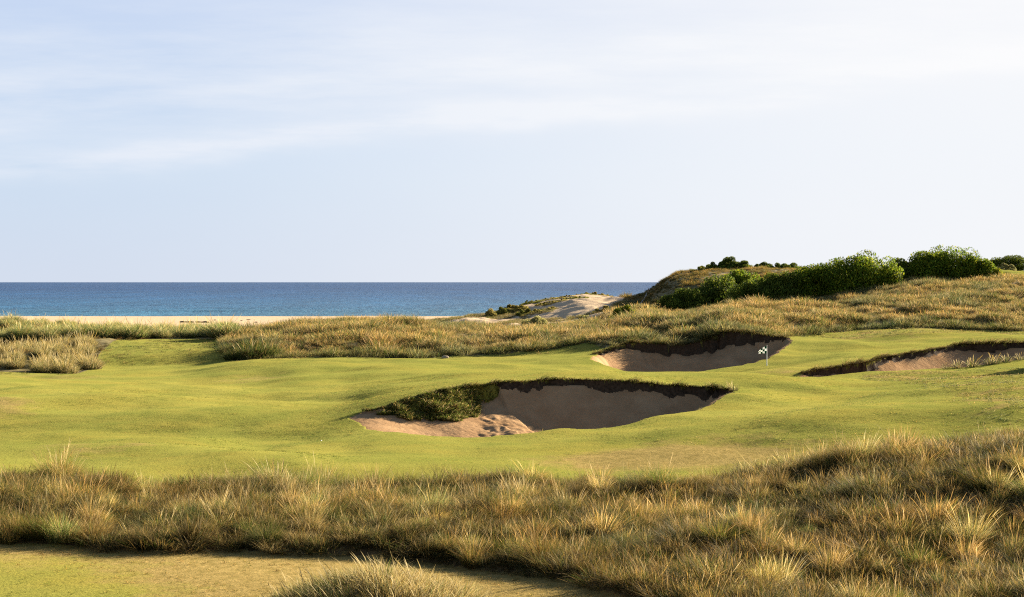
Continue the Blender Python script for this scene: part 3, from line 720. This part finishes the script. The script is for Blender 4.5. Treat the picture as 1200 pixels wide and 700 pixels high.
# hummock of dark grass where the middle band begins
hum = [tuft_mesh('hummock', (420 + i, 620, 1.0, 1.5, .036, [.62, .14, .04, .06, .12, .0, .02]), dict(lean=.34, bend=.7, nseed=4, dome=.6, gain=.8)) for i in range(2)]
for q, (px, Y, s) in enumerate([(274, 159.2, .95), (283, 160.6, 1.35), (295, 160.2, 1.6), (308, 160.6, 1.55), (289, 164, 1.7), (302, 164.5, 1.85), (319, 161.5, 1.5)]):
    place(hum[q % 2], 'grass_hummock', px, Y, s, 'dark green grass hummock at the left tip of the middle dune band', 'grass hummock', 'dark hummocks beside the fairway', q * 1.3)

# tussocks that stand out of the front rough
acc = [
 (319, 57.4, 1.25, [.02, .04, .3, .1, .02, .5, 0], 'pale feathery straw tuft standing tallest on the rear edge of the front rough', 26, .016),
 (893, 55.5, 1.05, [.02, .05, .3, .2, .35, .1, 0], 'tangled bleached dead tussock with dark gaps near the rear edge of the front rough', 10, .02),
 (206, 55.0, .95, [.55, .25, .05, .05, .08, 0, .05], 'dark green tussock rising below the dip in the rear edge of the rough', 4, .016),
 (212, 49.0, .95, [.2, .1, .1, .45, .15, 0, 0], 'rust brown tussock in the front rough left of a shaded hollow', 6, .014),
 (224, 47.4, .95, [.25, .62, .1, .0, .02, 0, .05], 'blue green spiky tussock in the middle of the left rough', 2, .014),
 (745, 55.8, 1.05, [.5, .2, .1, .1, .1, 0, 0], 'dark olive tussock on the rear edge of the rough below the big bunker', 5, .016),
 (605, 54.5, 1.05, [.05, .05, .4, .1, .05, .35, 0], 'bleached straw tussock below the sunlit left end of the big bunker', 20, .014),
 (985, 57, 1.0, [.55, .3, .05, .05, .05, 0, .05], 'deep green arching tussock on the right rear edge of the rough', 3, .016),
 (1160, 59, 1.1, [.5, .28, .1, .05, .07, 0, .05], 'grey green rounded tussock topping the rise at the right', 4, .016),
]
for q, (px, Y, s, w, lab, ns, bw) in enumerate(acc):
    me = tuft_mesh('tussock', (440 + q, 420, .5, .95, bw, w), dict(lean=.32, bend=.55, nseed=ns))
    place(me, 'tall_tussock', px, Y, s, lab, 'grass tussock', None, q)

# pale tufts on the bunker edges
tf = [tuft_mesh('edge_tuft', (460 + i, 70, .35, .8, .035, [.15, .3, .25, .05, .0, .2, .1]), dict(lean=.5, bend=.6, nseed=8, dome=.2)) for i in range(2)]
for q, (px, Y, s) in enumerate([(1109, 128, .7), (1122, 128.6, 1.0), (1139, 129.4, 1.25), (1158, 130.3, 1.05), (1166, 130.6, 1.2), (1180, 131.5, 1.0), (1196, 132.4, .9)]):
    place(tf[q % 2], 'grass_tuft', px, Y, s, 'pale grass tuft on the front edge of the long right bunker', 'grass tuft', 'tufts along the right bunker', q)
place(tf[0], 'grass_tuft', 634, 81.3, .75, 'spiky pale tuft on the front edge of the big middle bunker', 'grass tuft')
place(tf[1], 'grass_tuft', 860, 96.2, .8, 'pale tuft at the pointed right end of the big middle bunker', 'grass tuft')

# low mound of dry grass standing alone in front
r = rs(9); n = 24000
rho = np.sqrt(r.rand(n)); th = r.rand(n) * 6.283
x = HC[0] + 2.8 * rho * np.cos(th); y = HC[1] + 2.05 * rho * np.sin(th)
cl = fbm(x / .6, y / .6, 501, 3)
gl = sstep(.1, -.6, (x - HC[0]) / 2.5)
H = (.78 + .30 * cl) * (1 - .45 * rho ** 3) * r.uniform(.6, 1.15, n)
pg = np.where(r.rand(n) < .08 + .50 * gl + .25 * cl, r.choice([0, 1, 4, 6], n, p=[.4, .25, .2, .15]), r.choice([2, 3, 5, 1], n, p=[.5, .15, .2, .15]))
col = PAL[pg] * r.uniform(.95, 1.5, (n, 1))
V, Cc = blades(r, np.stack([x, y, gz(x, y) + H0 - .04], 1), H, th + r.normal(0, .9, n), .35 * rho * r.uniform(.2, 1.3, n) + .05, r.uniform(.05, .8, n), r.uniform(.008, .015, n), col)
n2 = 260
rho = np.sqrt(r.rand(n2)); th = r.rand(n2) * 6.283; x = HC[0] + 2.3 * rho * np.cos(th); y = HC[1] + 1.7 * rho * np.sin(th)
V2, C2 = blades(r, np.stack([x, y, gz(x, y) + H0], 1), r.uniform(.7, 1.15, n2), r.uniform(2.3, 4.2, n2), r.uniform(.05, .3, n2), r.uniform(.1, .6, n2), r.uniform(.010, .014, n2), PAL[r.choice([2, 5], n2)] * r.uniform(.8, 1.1, (n2, 1)), (.45, .45, 1.6), 1.1, .8)
f, st = blade_faces(n + n2)
link('grass_mound', mesh_from('grass_mound', np.concatenate([V, V2]), f, st, M['grass'], {'col': np.concatenate([Cc, C2])}), 'low mound of dry straw grass standing alone on the bare ground at the very front', 'grass mound')

# ------------------------------------------------------------------ shrubs
def crown(seed, rx, ry, h, n, ls, cols, lobes=None, skirt=.12):
    r = rs(seed)
    nl = lobes or max(12, int(rx * ry * 2.4))
    rho = np.sqrt(r.rand(nl)) * .88; th = r.rand(nl) * 6.283
    env = (1 - rho ** 2.4) ** .55
    lr = h * r.uniform(.15, .31, nl)
    c = np.stack([rx * rho * np.cos(th), ry * rho * np.sin(th), h * env * r.uniform(.20, .95, nl)], 1)
    c[:, 2] = np.minimum(c[:, 2], h * .98 - lr * .7)
    k = r.choice(nl, n, p=lr ** 2 / (lr ** 2).sum())
    d = r.normal(0, 1, (n, 3)); d /= np.linalg.norm(d, axis=1)[:, None]
    rad = np.where(r.rand(n) < .78, r.uniform(.80, 1.09, n), r.uniform(.2, .9, n))
    p = c[k] + d * (lr[k] * rad)[:, None] * np.array([1.25, 1.15, 1.0])
    # a skirt of leaves reaching the ground
    m = int(n * .22); t2 = r.rand(m) * 6.283; q = r.uniform(.72, 1.02, m) * (1 + .12 * np.sin(t2 * 5 + seed))
    p[:m] = np.stack([rx * q * np.cos(t2), ry * q * np.sin(t2), h * r.uniform(.0, .42, m)], 1)
    p[:, 2] = np.where(p[:, 2] < 0, np.abs(p[:, 2]) * .5, p[:, 2])
    # leaf spray quads
    nrm = d + r.normal(0, .65, (n, 3)); nrm /= np.linalg.norm(nrm, axis=1)[:, None]
    up = np.array([0, 0, 1.0]) + r.normal(0, .55, (n, 3))
    a = up - nrm * (up * nrm).sum(1)[:, None]; a /= np.linalg.norm(a, axis=1)[:, None] + 1e-9
    b = np.cross(nrm, a)
    L = ls * r.uniform(.6, 1.4, n)[:, None]; W = L * r.uniform(.32, .55, n)[:, None]
    V = np.stack([p - a * L * .5, p + b * W * .5 + a * L * .05, p + a * L * .55, p - b * W * .5 + a * L * .05], 1)
    cols = np.array(cols); ci = r.choice(len(cols), n, p=[.42, .33, .25])
    col = cols[ci] * r.uniform(.7, 1.3, (n, 1)) * r.uniform(.65, 1.25, nl)[k][:, None]
    Cc = np.repeat(col[:, None], 4, 1)
    return V.reshape(-1, 3), Cc.reshape(-1, 3), n
GREEN = [(0.0737, 0.1192, 0.0106), (0.1147, 0.1612, 0.0124), (0.2211, 0.2313, 0.0161)]  # last tone is a lit-leaf yellow, sunlight put into the foliage colour
DARK = [(0.0623, 0.0925, 0.0124), (0.0901, 0.1192, 0.0142), (0.1474, 0.1612, 0.0195)]
YEL = [(0.1638, 0.1962, 0.0106), (0.3276, 0.2944, 0.0133), (0.0819, 0.1192, 0.0106)]
OLIVE = [(0.2556, 0.2096, 0.0485), (0.3407, 0.2643, 0.0694), (0.1810, 0.1639, 0.0347)]
GREY = [(0.3276, 0.3085, 0.1156), (0.2457, 0.2384, 0.0800), (0.4259, 0.3645, 0.1423)]
MID = [(0.1638, 0.1683, 0.0284), (0.1065, 0.1261, 0.0195), (0.2457, 0.2103, 0.0400)]
M['stem'] = plain('grey brown bark', (.12, .09, .065), .9, .3, 8, .4)
def stems(r, rx, ry, h, k):
    V, fl, st = [], [], []
    for q in range(k):
        a = r.rand() * 6.283; e = np.array([rx * .6 * math.cos(a) * r.rand(), ry * .6 * math.sin(a) * r.rand(), h * r.uniform(.45, .7)])
        b = np.array([e[0] * .25, e[1] * .25, -.15]); R0 = .05 * (.6 + h / 5)
        for t in (0, .5, 1):
            cc = b + (e - b) * t + np.array([0, 0, .1 * h * math.sin(t * 3.14)])
            for s in range(6): V.append(cc + np.array([math.cos(s * 1.047), math.sin(s * 1.047), 0]) * R0 * (1 - .65 * t))
        o = q * 18
        for lv in range(2):
            for s in range(6):
                st.append(len(fl)); fl += [o + lv * 6 + s, o + lv * 6 + (s + 1) % 6, o + lv * 6 + 6 + (s + 1) % 6, o + lv * 6 + 6 + s]
    return mesh_from('stems', np.array(V), fl, st, M['stem'])
def shrub(name, px, hw, pyb, pyt, Y, label, cols, cat, group=None, leaf=None, dens=1.0, depth=.75, seed=None, lobes=None):
    x = (px - 600) / F * Y; g0 = float(gz(x, Y))
    rx = hw / F * Y; h = -(pyt - PY0) * Y / F - g0
    h = max(h, .35); ry = rx * depth
    leaf = leaf or min(.38, max(.15, .08 * h + .06))
    gm = math.sqrt(rx * ry); n = int(min(19000, dens * 4.2 * 6.28 * gm * (h * .6 + gm * .4) / (leaf * leaf * .22)))
    seed = seed or int(px * 7 + Y)
    V, Cc, n = crown(seed, rx, ry, h, n, leaf, cols, lobes)
    root = bpy.data.objects.new(name, None); COL.objects.link(root); root.empty_display_size = .5
    root.location = (x, Y, g0 + H0 - .03)
    root['label'] = label; root['category'] = cat
    if group: root['group'] = group
    # follow the slope under the shrub
    zz = gz(V[:, 0] + x, V[:, 1] + Y) - g0
    V[:, 2] += zz * .8
    st = np.arange(n) * 4
    link('foliage', mesh_from('foliage', V, np.arange(n * 4), st, M['leaf'], {'col': Cc}, smooth=False), parent=root)
    link('stems', stems(rs(seed), rx, ry, h, 5), parent=root)
    print(name, round(px), 'h', round(h, 2), 'rx', round(rx, 2), 'n', n)
    return root
CS = 'coastal shrub'
shrub('coastal_shrub', 803, 28, 361, 339, 236, 'dark green shrub lowest on the slope at the left end of the shrub belt', DARK, CS)
shrub('coastal_shrub', 834, 28, 353, 326, 240, 'dark rounded shrub second from the left end of the shrub belt', DARK, CS)
shrub('coastal_shrub', 866, 34, 343, 317, 246, 'broad dark shrub with sunlit yellow green top below the dune summit', GREEN, CS)
shrub('creeping_shrub', 822, 16, 366, 357, 221, 'thin low shrub trailing down into the buff grass below the dark shrubs', MID, CS, leaf=.2)
shrub('creeping_shrub', 848, 20, 360, 348, 222, 'low shrub running along the lower edge of the belt, left of the tall shrubs', GREEN, CS, leaf=.22)
shrub('coastal_shrub', 882, 28, 354, 329, 225, 'medium dark shrub joining the low creeping shrubs to the tall green ones', DARK, CS)
shrub('coastal_shrub', 913, 31, 351, 321, 227, 'dark shaded shrub left of the tall sunlit bright green shrub', DARK, CS)
shrub('coastal_shrub', 948, 29, 350, 312, 229, 'deep green domed shrub between the shaded shrub and the tall sunlit one', GREEN, CS)
shrub('coastal_shrub', 986, 31, 349, 303, 228, 'tall bright green shrub with light catching its crown, in the middle of the belt', GREEN, CS)
shrub('coastal_shrub', 1023, 29, 346, 297, 227, 'tallest sunlit yellow green shrub at the gap in the middle of the belt', [GREEN[1], GREEN[2], GREEN[0]], CS)  # lit-leaf tone weighted up, sun painted into this crown
shrub('coastal_shrub', 1056, 24, 338, 303, 238, 'dark small shrub filling the dip between the two tall groups of shrubs', DARK, CS)
shrub('coastal_shrub', 1083, 31, 330, 297, 238, 'dense dark based shrub on the ridge right of the dip in the belt', GREEN, CS)
shrub('coastal_shrub', 1116, 33, 325, 291, 238, 'highest domed shrub on the skyline of the right ridge', GREEN, CS)
shrub('coastal_shrub', 1148, 22, 324, 304, 237, 'sunlit sloping shrub right of the highest dome on the ridge', [GREEN[1], GREEN[2], GREEN[0]], CS)  # palette reordered towards the painted lit-leaf tones
shrub('coastal_shrub', 1166, 9, 324, 315, 236, 'small yellow green shrub at the right end of the belt', YEL, CS)
shrub('summit_shrub', 843, 20, 317, 306, 286, 'left flattened dark shrub on top of the high dune', DARK, CS)
shrub('summit_shrub', 863, 18, 315, 302.5, 287, 'dark domed shrub crowning the very top of the high dune', DARK, CS)
shrub('creeping_shrub', 822, 12, 320, 312, 282, 'low creeping green cover just left of the dune summit', MID, CS, leaf=.24)
shrub('creeping_shrub', 885, 13, 317, 310, 290, 'low green cover sloping down right of the dune summit', DARK, CS, leaf=.24)
shrub('summit_shrub', 908, 28, 320, 308, 296, 'long low shrub on the skyline right of the dune summit', DARK, CS, depth=.4)
shrub('distant_shrub', 1183, 30, 318, 301, 345, 'large dark distant shrub on the right skyline beyond the mown grass', DARK, CS, depth=.5)
shrub('grey_shrub', 1178, 13, 321, 309, 318, 'low grey green shrub in front of the large distant shrub at right', GREY, CS, depth=.6)
shrub('yellow_shrub', 725, 18, 375, 361, 207, 'bright yellow green shrub alone in the buff grass beside the white sand', YEL, CS, leaf=.22)
shrub('coastal_shrub', 1252, 34, 0, 380, 124, 'shrub beside the unmown turf at the right edge, whose shadow falls on the grass', MID, CS, leaf=.2)
# shrubs over the blown sand
DS = 'dune shrub'
for px, hw, pt, Y, lab, cl in [
 (706, 7.5, 360, 262, 'round olive shrub standing alone on the pale sand', OLIVE),
 (575, 4, 363, 300, 'tiny olive shrub at the far left end of the sand dune', OLIVE),
 (589, 5.5, 361, 303, 'small olive shrub second from the left on the sand dune', MID),
 (604, 9, 356.5, 306, 'olive shrub where the sand dune begins to rise', OLIVE),
 (621, 10, 361.5, 296, 'dark olive shrub at the sunny foot of the sand dune', MID),
 (623, 8, 352, 318, 'green domed shrub on the rear crest of the sand dune', MID),
 (636, 9, 361, 290, 'low spreading shrub lowest in the middle of the sand dune', OLIVE),
 (644, 9, 349.5, 324, 'green shrub on the crest right of the domed one', MID),
 (648, 12, 353, 306, 'large brown olive shrub in the middle of the sand dune', OLIVE),
 (662, 9, 350.5, 318, 'grey olive shrub between the large brown one and the open sand', OLIVE),
 (676, 9, 352.5, 312, 'pale green shrub with sand at its right foot', MID),
 (684, 10, 347, 328, 'green shrub near the right end of the dune crest', MID),
 (699, 11, 344.5, 330, 'highest shrub at the right end of the sand dune crest', OLIVE)]:
    shrub('dune_shrub', px, hw * 1.6, 0, pt - .5, Y, lab, cl, DS, leaf=.2, depth=.8, lobes=10)
shrub('grey_shrub', 626, 15, 0, 371.5, 246, 'flat silvery grey green shrub spreading in front of the sand dune', GREY, DS, leaf=.2, depth=.6)
shrub('grey_shrub', 684, 6, 0, 369, 256, 'small grey green shrub at the lower edge of the white sand', GREY, DS, leaf=.2)

# ------------------------------------------------------------------ flagstick
def lathe(profile, n=10):
    V = [(r_ * math.cos(2 * math.pi * k / n), r_ * math.sin(2 * math.pi * k / n), z) for r_, z in profile for k in range(n)]
    fl, st = [], []
    for a in range(len(profile) - 1):
        for k in range(n):
            st.append(len(fl)); fl += [a * n + k, a * n + (k + 1) % n, (a + 1) * n + (k + 1) % n, (a + 1) * n + k]
    st.append(len(fl)); fl += [(len(profile) - 1) * n + k for k in range(n)]
    return np.array(V), fl, st
fY = 142.5; fx = (898.7 - 600) / F * fY
fz = float(gz(fx, fY)) + H0
fp = bpy.data.objects.new('flagstick', None); COL.objects.link(fp); fp.location = (fx, fY, fz)
fp['label'] = 'white flagstick with a green and white chequered flag on the green'; fp['category'] = 'golf flag'
M['white'] = plain('white paint', (.8, .8, .78), .4, .04, 5)
M['green'] = plain('dark green cloth', (.012, .085, .035), .8, .1, 9)
M['cloth'] = plain('white cloth', (.78, .79, .78), .8, .05, 9)
for k in ('green', 'cloth'):
    g_ = NT(M[k].node_tree); b_ = M[k].node_tree.nodes['Principled BSDF']
    t_ = g_.n('ShaderNodeBsdfTranslucent'); t_.inputs[0].default_value = (.75, .76, .72, 1) if k == 'cloth' else (.012, .10, .03, 1)
    x_ = g_.n('ShaderNodeMixShader', None, i0=.5, i1=b_.outputs[0], i2=t_.outputs[0])
    M[k].node_tree.links.new(x_.outputs[0], M[k].node_tree.nodes['Material Output'].inputs[0])
V, fl, st = lathe([(.040, -.3), (.040, .9), (.032, 1.98), (.036, 2.0), (.02, 2.04), (.002, 2.05)])
link('pole', mesh_from('pole', V, fl, st, M['white']), parent=fp)
# drooping chequered cloth
nu, nv = 16, 12
V = []
for a in range(nu + 1):
    for b in range(nv + 1):
        t, s = a / nu, b / nv
        top = 1.97 - .08 * t - .44 * t ** 1.8; bot = 1.24 - .03 * t + .0 * t
        zz = top + (bot - top) * s
        V.append((-.02 - .82 * t, .07 * math.sin(t * 7 + s * 1.5) * t, zz))
fl, st, mi = [], [], []
for a in range(nu):
    for b in range(nv):
        st.append(len(fl)); q = a * (nv + 1) + b
        fl += [q, q + nv + 1, q + nv + 2, q + 1]; mi.append(((a // 4) + (b // 4)) % 2)
me = mesh_from('flag', np.array(V), fl, st, [M['green'], M['cloth']])
me.polygons.foreach_set('material_index', np.array(mi, np.int32))
fo = link('flag', me, parent=fp)
sm = fo.modifiers.new('cloth', 'SOLIDIFY'); sm.thickness = .006

# ------------------------------------------------------------------ small things
def box_verts(cx, cy, cz, sx, sy, sz, taper=1.0):
    V = []
    for z, t in ((-.5, 1), (.5, taper)):
        for a, b in ((-.5, -.5), (.5, -.5), (.5, .5), (-.5, .5)): V.append((cx + a * sx * t, cy + b * sy * t, cz + z * sz))
    return V
BOXF = [0, 3, 2, 1, 4, 5, 6, 7, 0, 1, 5, 4, 1, 2, 6, 5, 2, 3, 7, 6, 3, 0, 4, 7]
M['wood'] = plain('weathered timber', (.20, .15, .11), .9, .3, 9, .3)
M['rail'] = plain('silvered timber', (.42, .40, .37), .9, .2, 9, .3)
# old post on the dune shoulder
pY = 300.0; pxx = (759.8 - 600) / F * pY; pz = float(gz(pxx, pY))
post = bpy.data.objects.new('wooden_post', None); COL.objects.link(post); post.location = (pxx, pY, pz + H0)
post['label'] = 'short weathered post on the left shoulder of the high dune against the sea'; post['category'] = 'post'
r = rs(12)
V, fl, st = lathe([(.13, -.4), (.12, .3), (.115, .8), (.10, 1.18), (.06, 1.24)], 9)
V[:, :2] *= r.uniform(.88, 1.12, (len(V), 1))
link('shaft', mesh_from('shaft', V, fl, st, M['wood'], smooth=False), parent=post)
# old rail running down from it
fence = bpy.data.objects.new('sand_fence', None); COL.objects.link(fence)
fence['label'] = 'thin silvered rail fence running down the dune from the short post'; fence['category'] = 'fence'
pts = [((px - 600) / F * Y, Y) for px, Y in ((757.5, 297), (755, 290), (752.5, 284), (750, 279), (747.5, 274))]
pts = [(x, y, float(gz(x, y)) + H0) for x, y in pts]
fence.location = pts[0]
for q, (x, y, z) in enumerate(pts):
    me = mesh_from('upright', np.array(box_verts(x - pts[0][0], y - pts[0][1], z - pts[0][2] + .3, .10, .10, 1.1, .85)), BOXF, np.arange(6) * 4, M['rail'], smooth=False)
    link('upright', me, parent=fence)
V, fl, st = [], [], []
for q in range(len(pts) - 1):
    a, b = Vector(pts[q]) - Vector(pts[0]), Vector(pts[q + 1]) - Vector(pts[0])
    o = len(V)
    for c in (a, b):
        for dy, dz_ in ((-.04, -.06), (.04, -.06), (.04, .06), (-.04, .06)): V.append((c.x + dy, c.y - .09, c.z + .62 + dz_))
    for f in ((0, 1, 5, 4), (1, 2, 6, 5), (2, 3, 7, 6), (3, 0, 4, 7)):
        st.append(len(fl)); fl += [o + k for k in f]
link('rail', mesh_from('rail', np.array(V), fl, st, M['rail'], smooth=False), parent=fence)

# stones and driftwood
def lump(seed, sx, sy, sz, n=2):
    import bmesh
    bm = bmesh.new(); bmesh.ops.create_icosphere(bm, subdivisions=3, radius=1)
    V = np.array([v.co[:] for v in bm.verts]); fl = [v.index for f in bm.faces for v in f.verts]; bm.free()
    q = 1 + .22 * fbm(V[:, 0] * 1.3 + seed, V[:, 1] * 1.3 + V[:, 2] * .9, seed, 3)
    V = V * q[:, None]; V[:, 2] = np.where(V[:, 2] < -.35, -.35, V[:, 2])
    return V * np.array([sx, sy, sz]), fl, np.arange(len(fl) // 3) * 3
M['stone'] = plain('tan limestone', (.26, .21, .15), .9, .25, 3, .5)
V, fl, st = lump(3, .42, .3, .26)
place(mesh_from('rock', V, fl, st, M['stone'], smooth=False), 'tan_rock', 522, 158.6, 1, 'tan rounded rock lying at the foot of the buff grass behind the fairway', 'rock', sink=-.06)
M['drift'] = plain('dark wet driftwood', (.06, .048, .042), .9, .3, 6, .3)
for q, (px, Y, L, R) in enumerate([(219, 560, 5.6, .34), (237, 558, 5.6, .36)]):
    V = []
    n = 10
    for a in range(9):
        t = a / 8; rr = R * (.55 + .45 * math.sin(.4 + t * 2.4)) * (1 + .2 * math.sin(9 * t + q))
        for k in range(n): V.append((L * (t - .5), .35 * math.sin(t * 4 + q) + rr * math.cos(k * .6283), rr * math.sin(k * .6283) + .06 * math.sin(t * 11)))
    fl, st = [], []
    for a in range(8):
        for k in range(n): st.append(len(fl)); fl += [a * n + k, a * n + (k + 1) % n, (a + 1) * n + (k + 1) % n, (a + 1) * n + k]
    for e in (0, 8): st.append(len(fl)); fl += [e * n + k for k in (range(n) if e else reversed(range(n)))]
    place(mesh_from('log', np.array(V), fl, st, M['drift']), 'driftwood_log', px, Y, 1, ['left of two dark logs lying end to end on the beach', 'right of two dark logs lying end to end on the beach'][q], 'driftwood', 'driftwood on the beach', .05 * q, sink=-.22)
r = rs(21)
for q, (px, Y) in enumerate([(267, 530), (283, 590), (300, 560), (318, 545), (335, 600), (352, 540), (361, 585), (368, 600), (378, 610), (344, 570), (383, 590), (252, 600), (291, 610), (475, 600)]):
    V, fl, st = lump(30 + q, r.uniform(.5, 1.1), .3, r.uniform(.2, .36))
    place(mesh_from('clump', V, fl, st, M['drift'], smooth=False), 'seaweed_clump', px, Y, 1, 'small dark seaweed clump cast up on the pale beach', 'seaweed', 'seaweed clumps on the beach', r.rand() * .6, sink=-.05)
V, fl, st = lump(60, .05, .05, .05); V, fl, st = np.array(V), fl, st
place(mesh_from('ball', V / np.linalg.norm(V, axis=1)[:, None] * .035, fl, st, M['white']), 'golf_ball', 376.5, 78.5, 1, 'small white ball lying alone on the open turf left of the big bunker', 'golf ball', sink=-.04)

# ------------------------------------------------------------------ sea
m, g, b = new_mat('sea water')
sx = g.n('ShaderNodeSeparateXYZ', None, Vector=g.pos)
off = g.n('ShaderNodeMapRange', None, Value=sx.outputs[1], From_Min=700.0, From_Max=3200.0).outputs[0]
c = g.ramp(off, [(0.0, (.024, .100, .160)), (.10, (.017, .080, .160)), (.35, (.011, .060, .145)), (1.0, (.007, .038, .110))])
pat = g.noise(g.map(g.pos, (.012, .0022, 1)), 1, 6, .65)
c = g.mix(1.0, c, g.ramp(pat, [(.32, .72), (.68, 1.28)]), 'MULTIPLY')
sw = g.noise(g.map(g.pos, (.05, .010, 1), (4, 2, 0)), 1, 5, .7)
c = g.mix(1.0, c, g.ramp(sw, [(.35, .80), (.7, 1.22)]), 'MULTIPLY')
g.set(b, 'Base Color', c); g.set(b, 'Roughness', .38); g.set(b, 'Specular IOR Level', .22); g.set(b, 'IOR', 1.33)
wv = g.noise(g.map(g.pos, (.11, .06, .1)), 1, 7, .68)
bump(g, b, wv, 1.0, 5.0)
ys = np.concatenate([np.arange(640, 1300, 4.0), np.geomspace(1304, 60000, 60)])
uu = np.linspace(-1.4, 1.4, 120)
XX = ys[:, None] * uu[None, :]; Y2 = np.repeat(ys[:, None], len(uu), 1)
def swell(y0, hgt, wd, sl, s):
    yy = y0 + sl * XX + 9 * fbm(XX / 120, Y2 * 0 + s, s, 3)
    return hgt * np.exp(-((Y2 - yy) / wd) ** 2) * (.6 + .6 * np.clip(fbm(XX / 90, Y2 * 0 + 3 + s, s + 1, 2) + .3, 0, 1))
ZS = swell(815, 1.0, 7, .05, 700) + swell(905, .6, 9, .03, 710) + swell(1010, .5, 9, .04, 720)
V = np.stack([XX, Y2, ZS], -1).reshape(-1, 3)
ii = np.arange(len(ys) * len(uu)).reshape(len(ys), len(uu))
q = np.stack([ii[:-1, :-1], ii[:-1, 1:], ii[1:, 1:], ii[1:, :-1]], -1).reshape(-1, 4)
link('sea', mesh_from('sea', V, q.ravel(), np.arange(len(q)) * 4, m), 'blue sea running to the level horizon, turquoise by the shore', 'sea', None, 'structure')

# ------------------------------------------------------------------ sky, sun, camera
W = bpy.data.worlds.new('World'); S.world = W; W.use_nodes = True
g = NT(W.node_tree); bg = W.node_tree.nodes['Background']
sky = g.n('ShaderNodeTexSky', {'sky_type': 'NISHITA', 'sun_disc': False, 'sun_elevation': math.radians(SUN_EL), 'sun_rotation': math.radians(SUN_AZ), 'altitude': 20, 'air_density': 1.0, 'dust_density': .6, 'ozone_density': 2.2})
tc = g.n('ShaderNodeTexCoord').outputs['Generated']
sp = g.n('ShaderNodeSeparateXYZ', None, Vector=tc)
yy = g.math('MAXIMUM', sp.outputs[1], .05)
az = g.math('DIVIDE', sp.outputs[0], yy); el = g.math('DIVIDE', sp.outputs[2], yy)
vec = g.n('ShaderNodeCombineXYZ', None, X=az, Y=el).outputs[0]
wob = g.math('MULTIPLY', g.math('SUBTRACT', g.noise(g.map(vec, (3.5, 9, 1)), 1, 4, .6), .5), .05)
def band(c0, sl, w, lo, hi, seed):
    d = g.math('SUBTRACT', g.math('ADD', el, wob), g.math('ADD', c0, g.math('MULTIPLY', az, sl)))
    e = g.math('POWER', 2.718, g.math('MULTIPLY', g.math('POWER', g.math('DIVIDE', d, w), 2.0), -1.0))
    t = g.noise(g.map(vec, (4.5, 34, 1), (seed, seed * .7, 0), (0, 0, .07)), 1, 6, .62)
    return g.math('MULTIPLY', e, g.ramp(t, [(lo, 0.0), (hi, 1.0)]))
cl = g.math('ADD', band(.150, .075, .030, .32, .72, 3), g.math('MULTIPLY', band(.117, .095, .010, .30, .62, 11), 1.1))
cl = g.math('ADD', cl, g.math('MULTIPLY', band(.178, .05, .035, .40, .75, 23), .6), clamp=True)
hazy = g.math('MULTIPLY', g.ramp(g.noise(g.map(vec, (2, 7, 1), (2, 1, 0)), 1, 5, .6), [(.35, 0.0), (.75, 1.0)]), .16)
cl = g.math('ADD', g.math('MULTIPLY', cl, 1.0), hazy, clamp=True)
KX = 2.0 ** EXPO * .10
def disp(c): return tuple(v / KX for v in c)
sdir = (math.sin(math.radians(SUN_AZ)), math.cos(math.radians(SUN_AZ)), 0)
tow = g.n('ShaderNodeVectorMath', {'operation': 'DOT_PRODUCT'}); W.node_tree.links.new(tc, tow.inputs[0]); tow.inputs[1].default_value = sdir
tr = g.n('ShaderNodeMapRange', {'interpolation_type': 'SMOOTHSTEP'}, Value=tow.outputs['Value'], From_Min=.34, From_Max=.96).outputs[0]
er = g.n('ShaderNodeMapRange', None, Value=sp.outputs[2], From_Min=.0, From_Max=.2).outputs[0]
low = g.mix(tr, disp((.655, .725, .85)), disp((.93, .935, .955)))
upp = g.mix(tr, disp((.54, .66, .89)), disp((.96, .962, .975)))
mid = g.mix(tr, disp((.605, .735, .89)), disp((.92, .94, .97)))
hz = g.mix(g.ramp(er, [(0.0, 0.0), (.45, 1.0)]), low, mid)
hz = g.mix(g.ramp(er, [(.35, 0.0), (1.0, 1.0)]), hz, upp)
hi = g.ramp(sp.outputs[2], [(.20, 0.0), (.45, 1.0)])
skyc = g.mix(hi, hz, g.mix(1.0, sky.outputs[0], (.36, .36, .36), 'MULTIPLY'))
white = g.mix(tr, disp((.78, .84, .94)), disp((.985, .985, .99)))
fin = g.mix(cl, skyc, white)
W.node_tree.links.new(fin, bg.inputs[0]); bg.inputs[1].default_value = .10

sd = bpy.data.lights.new('sun', 'SUN'); sd.energy = 5.0; sd.angle = math.radians(.55); sd.color = (1.0, .865, .67)
so = bpy.data.objects.new('sun', sd); COL.objects.link(so)
a, e = math.radians(SUN_AZ), math.radians(SUN_EL)
so.rotation_euler = Vector((math.sin(a) * math.cos(e), math.cos(a) * math.cos(e), math.sin(e))).to_track_quat('Z', 'Y').to_euler()
so.location = (0, 0, 120)

cd = bpy.data.cameras.new('camera'); cam = bpy.data.objects.new('camera', cd); COL.objects.link(cam)
cd.lens = 50; cd.sensor_width = 36; cd.shift_y = -(350 - PY0 + .5) / 1200
cd.clip_start = .5; cd.clip_end = 120000
cam.location = (0, 0, H0); cam.rotation_euler = (math.pi / 2, 0, 0)
S.camera = cam
S.cycles.use_denoising = False; S.cycles.filter_width = 1.15; S.cycles.sample_clamp_indirect = 4.0
S.view_settings.view_transform = 'Standard'; S.view_settings.look = 'None'
S.view_settings.exposure = EXPO; S.view_settings.gamma = 1; S.view_settings.use_curve_mapping = False
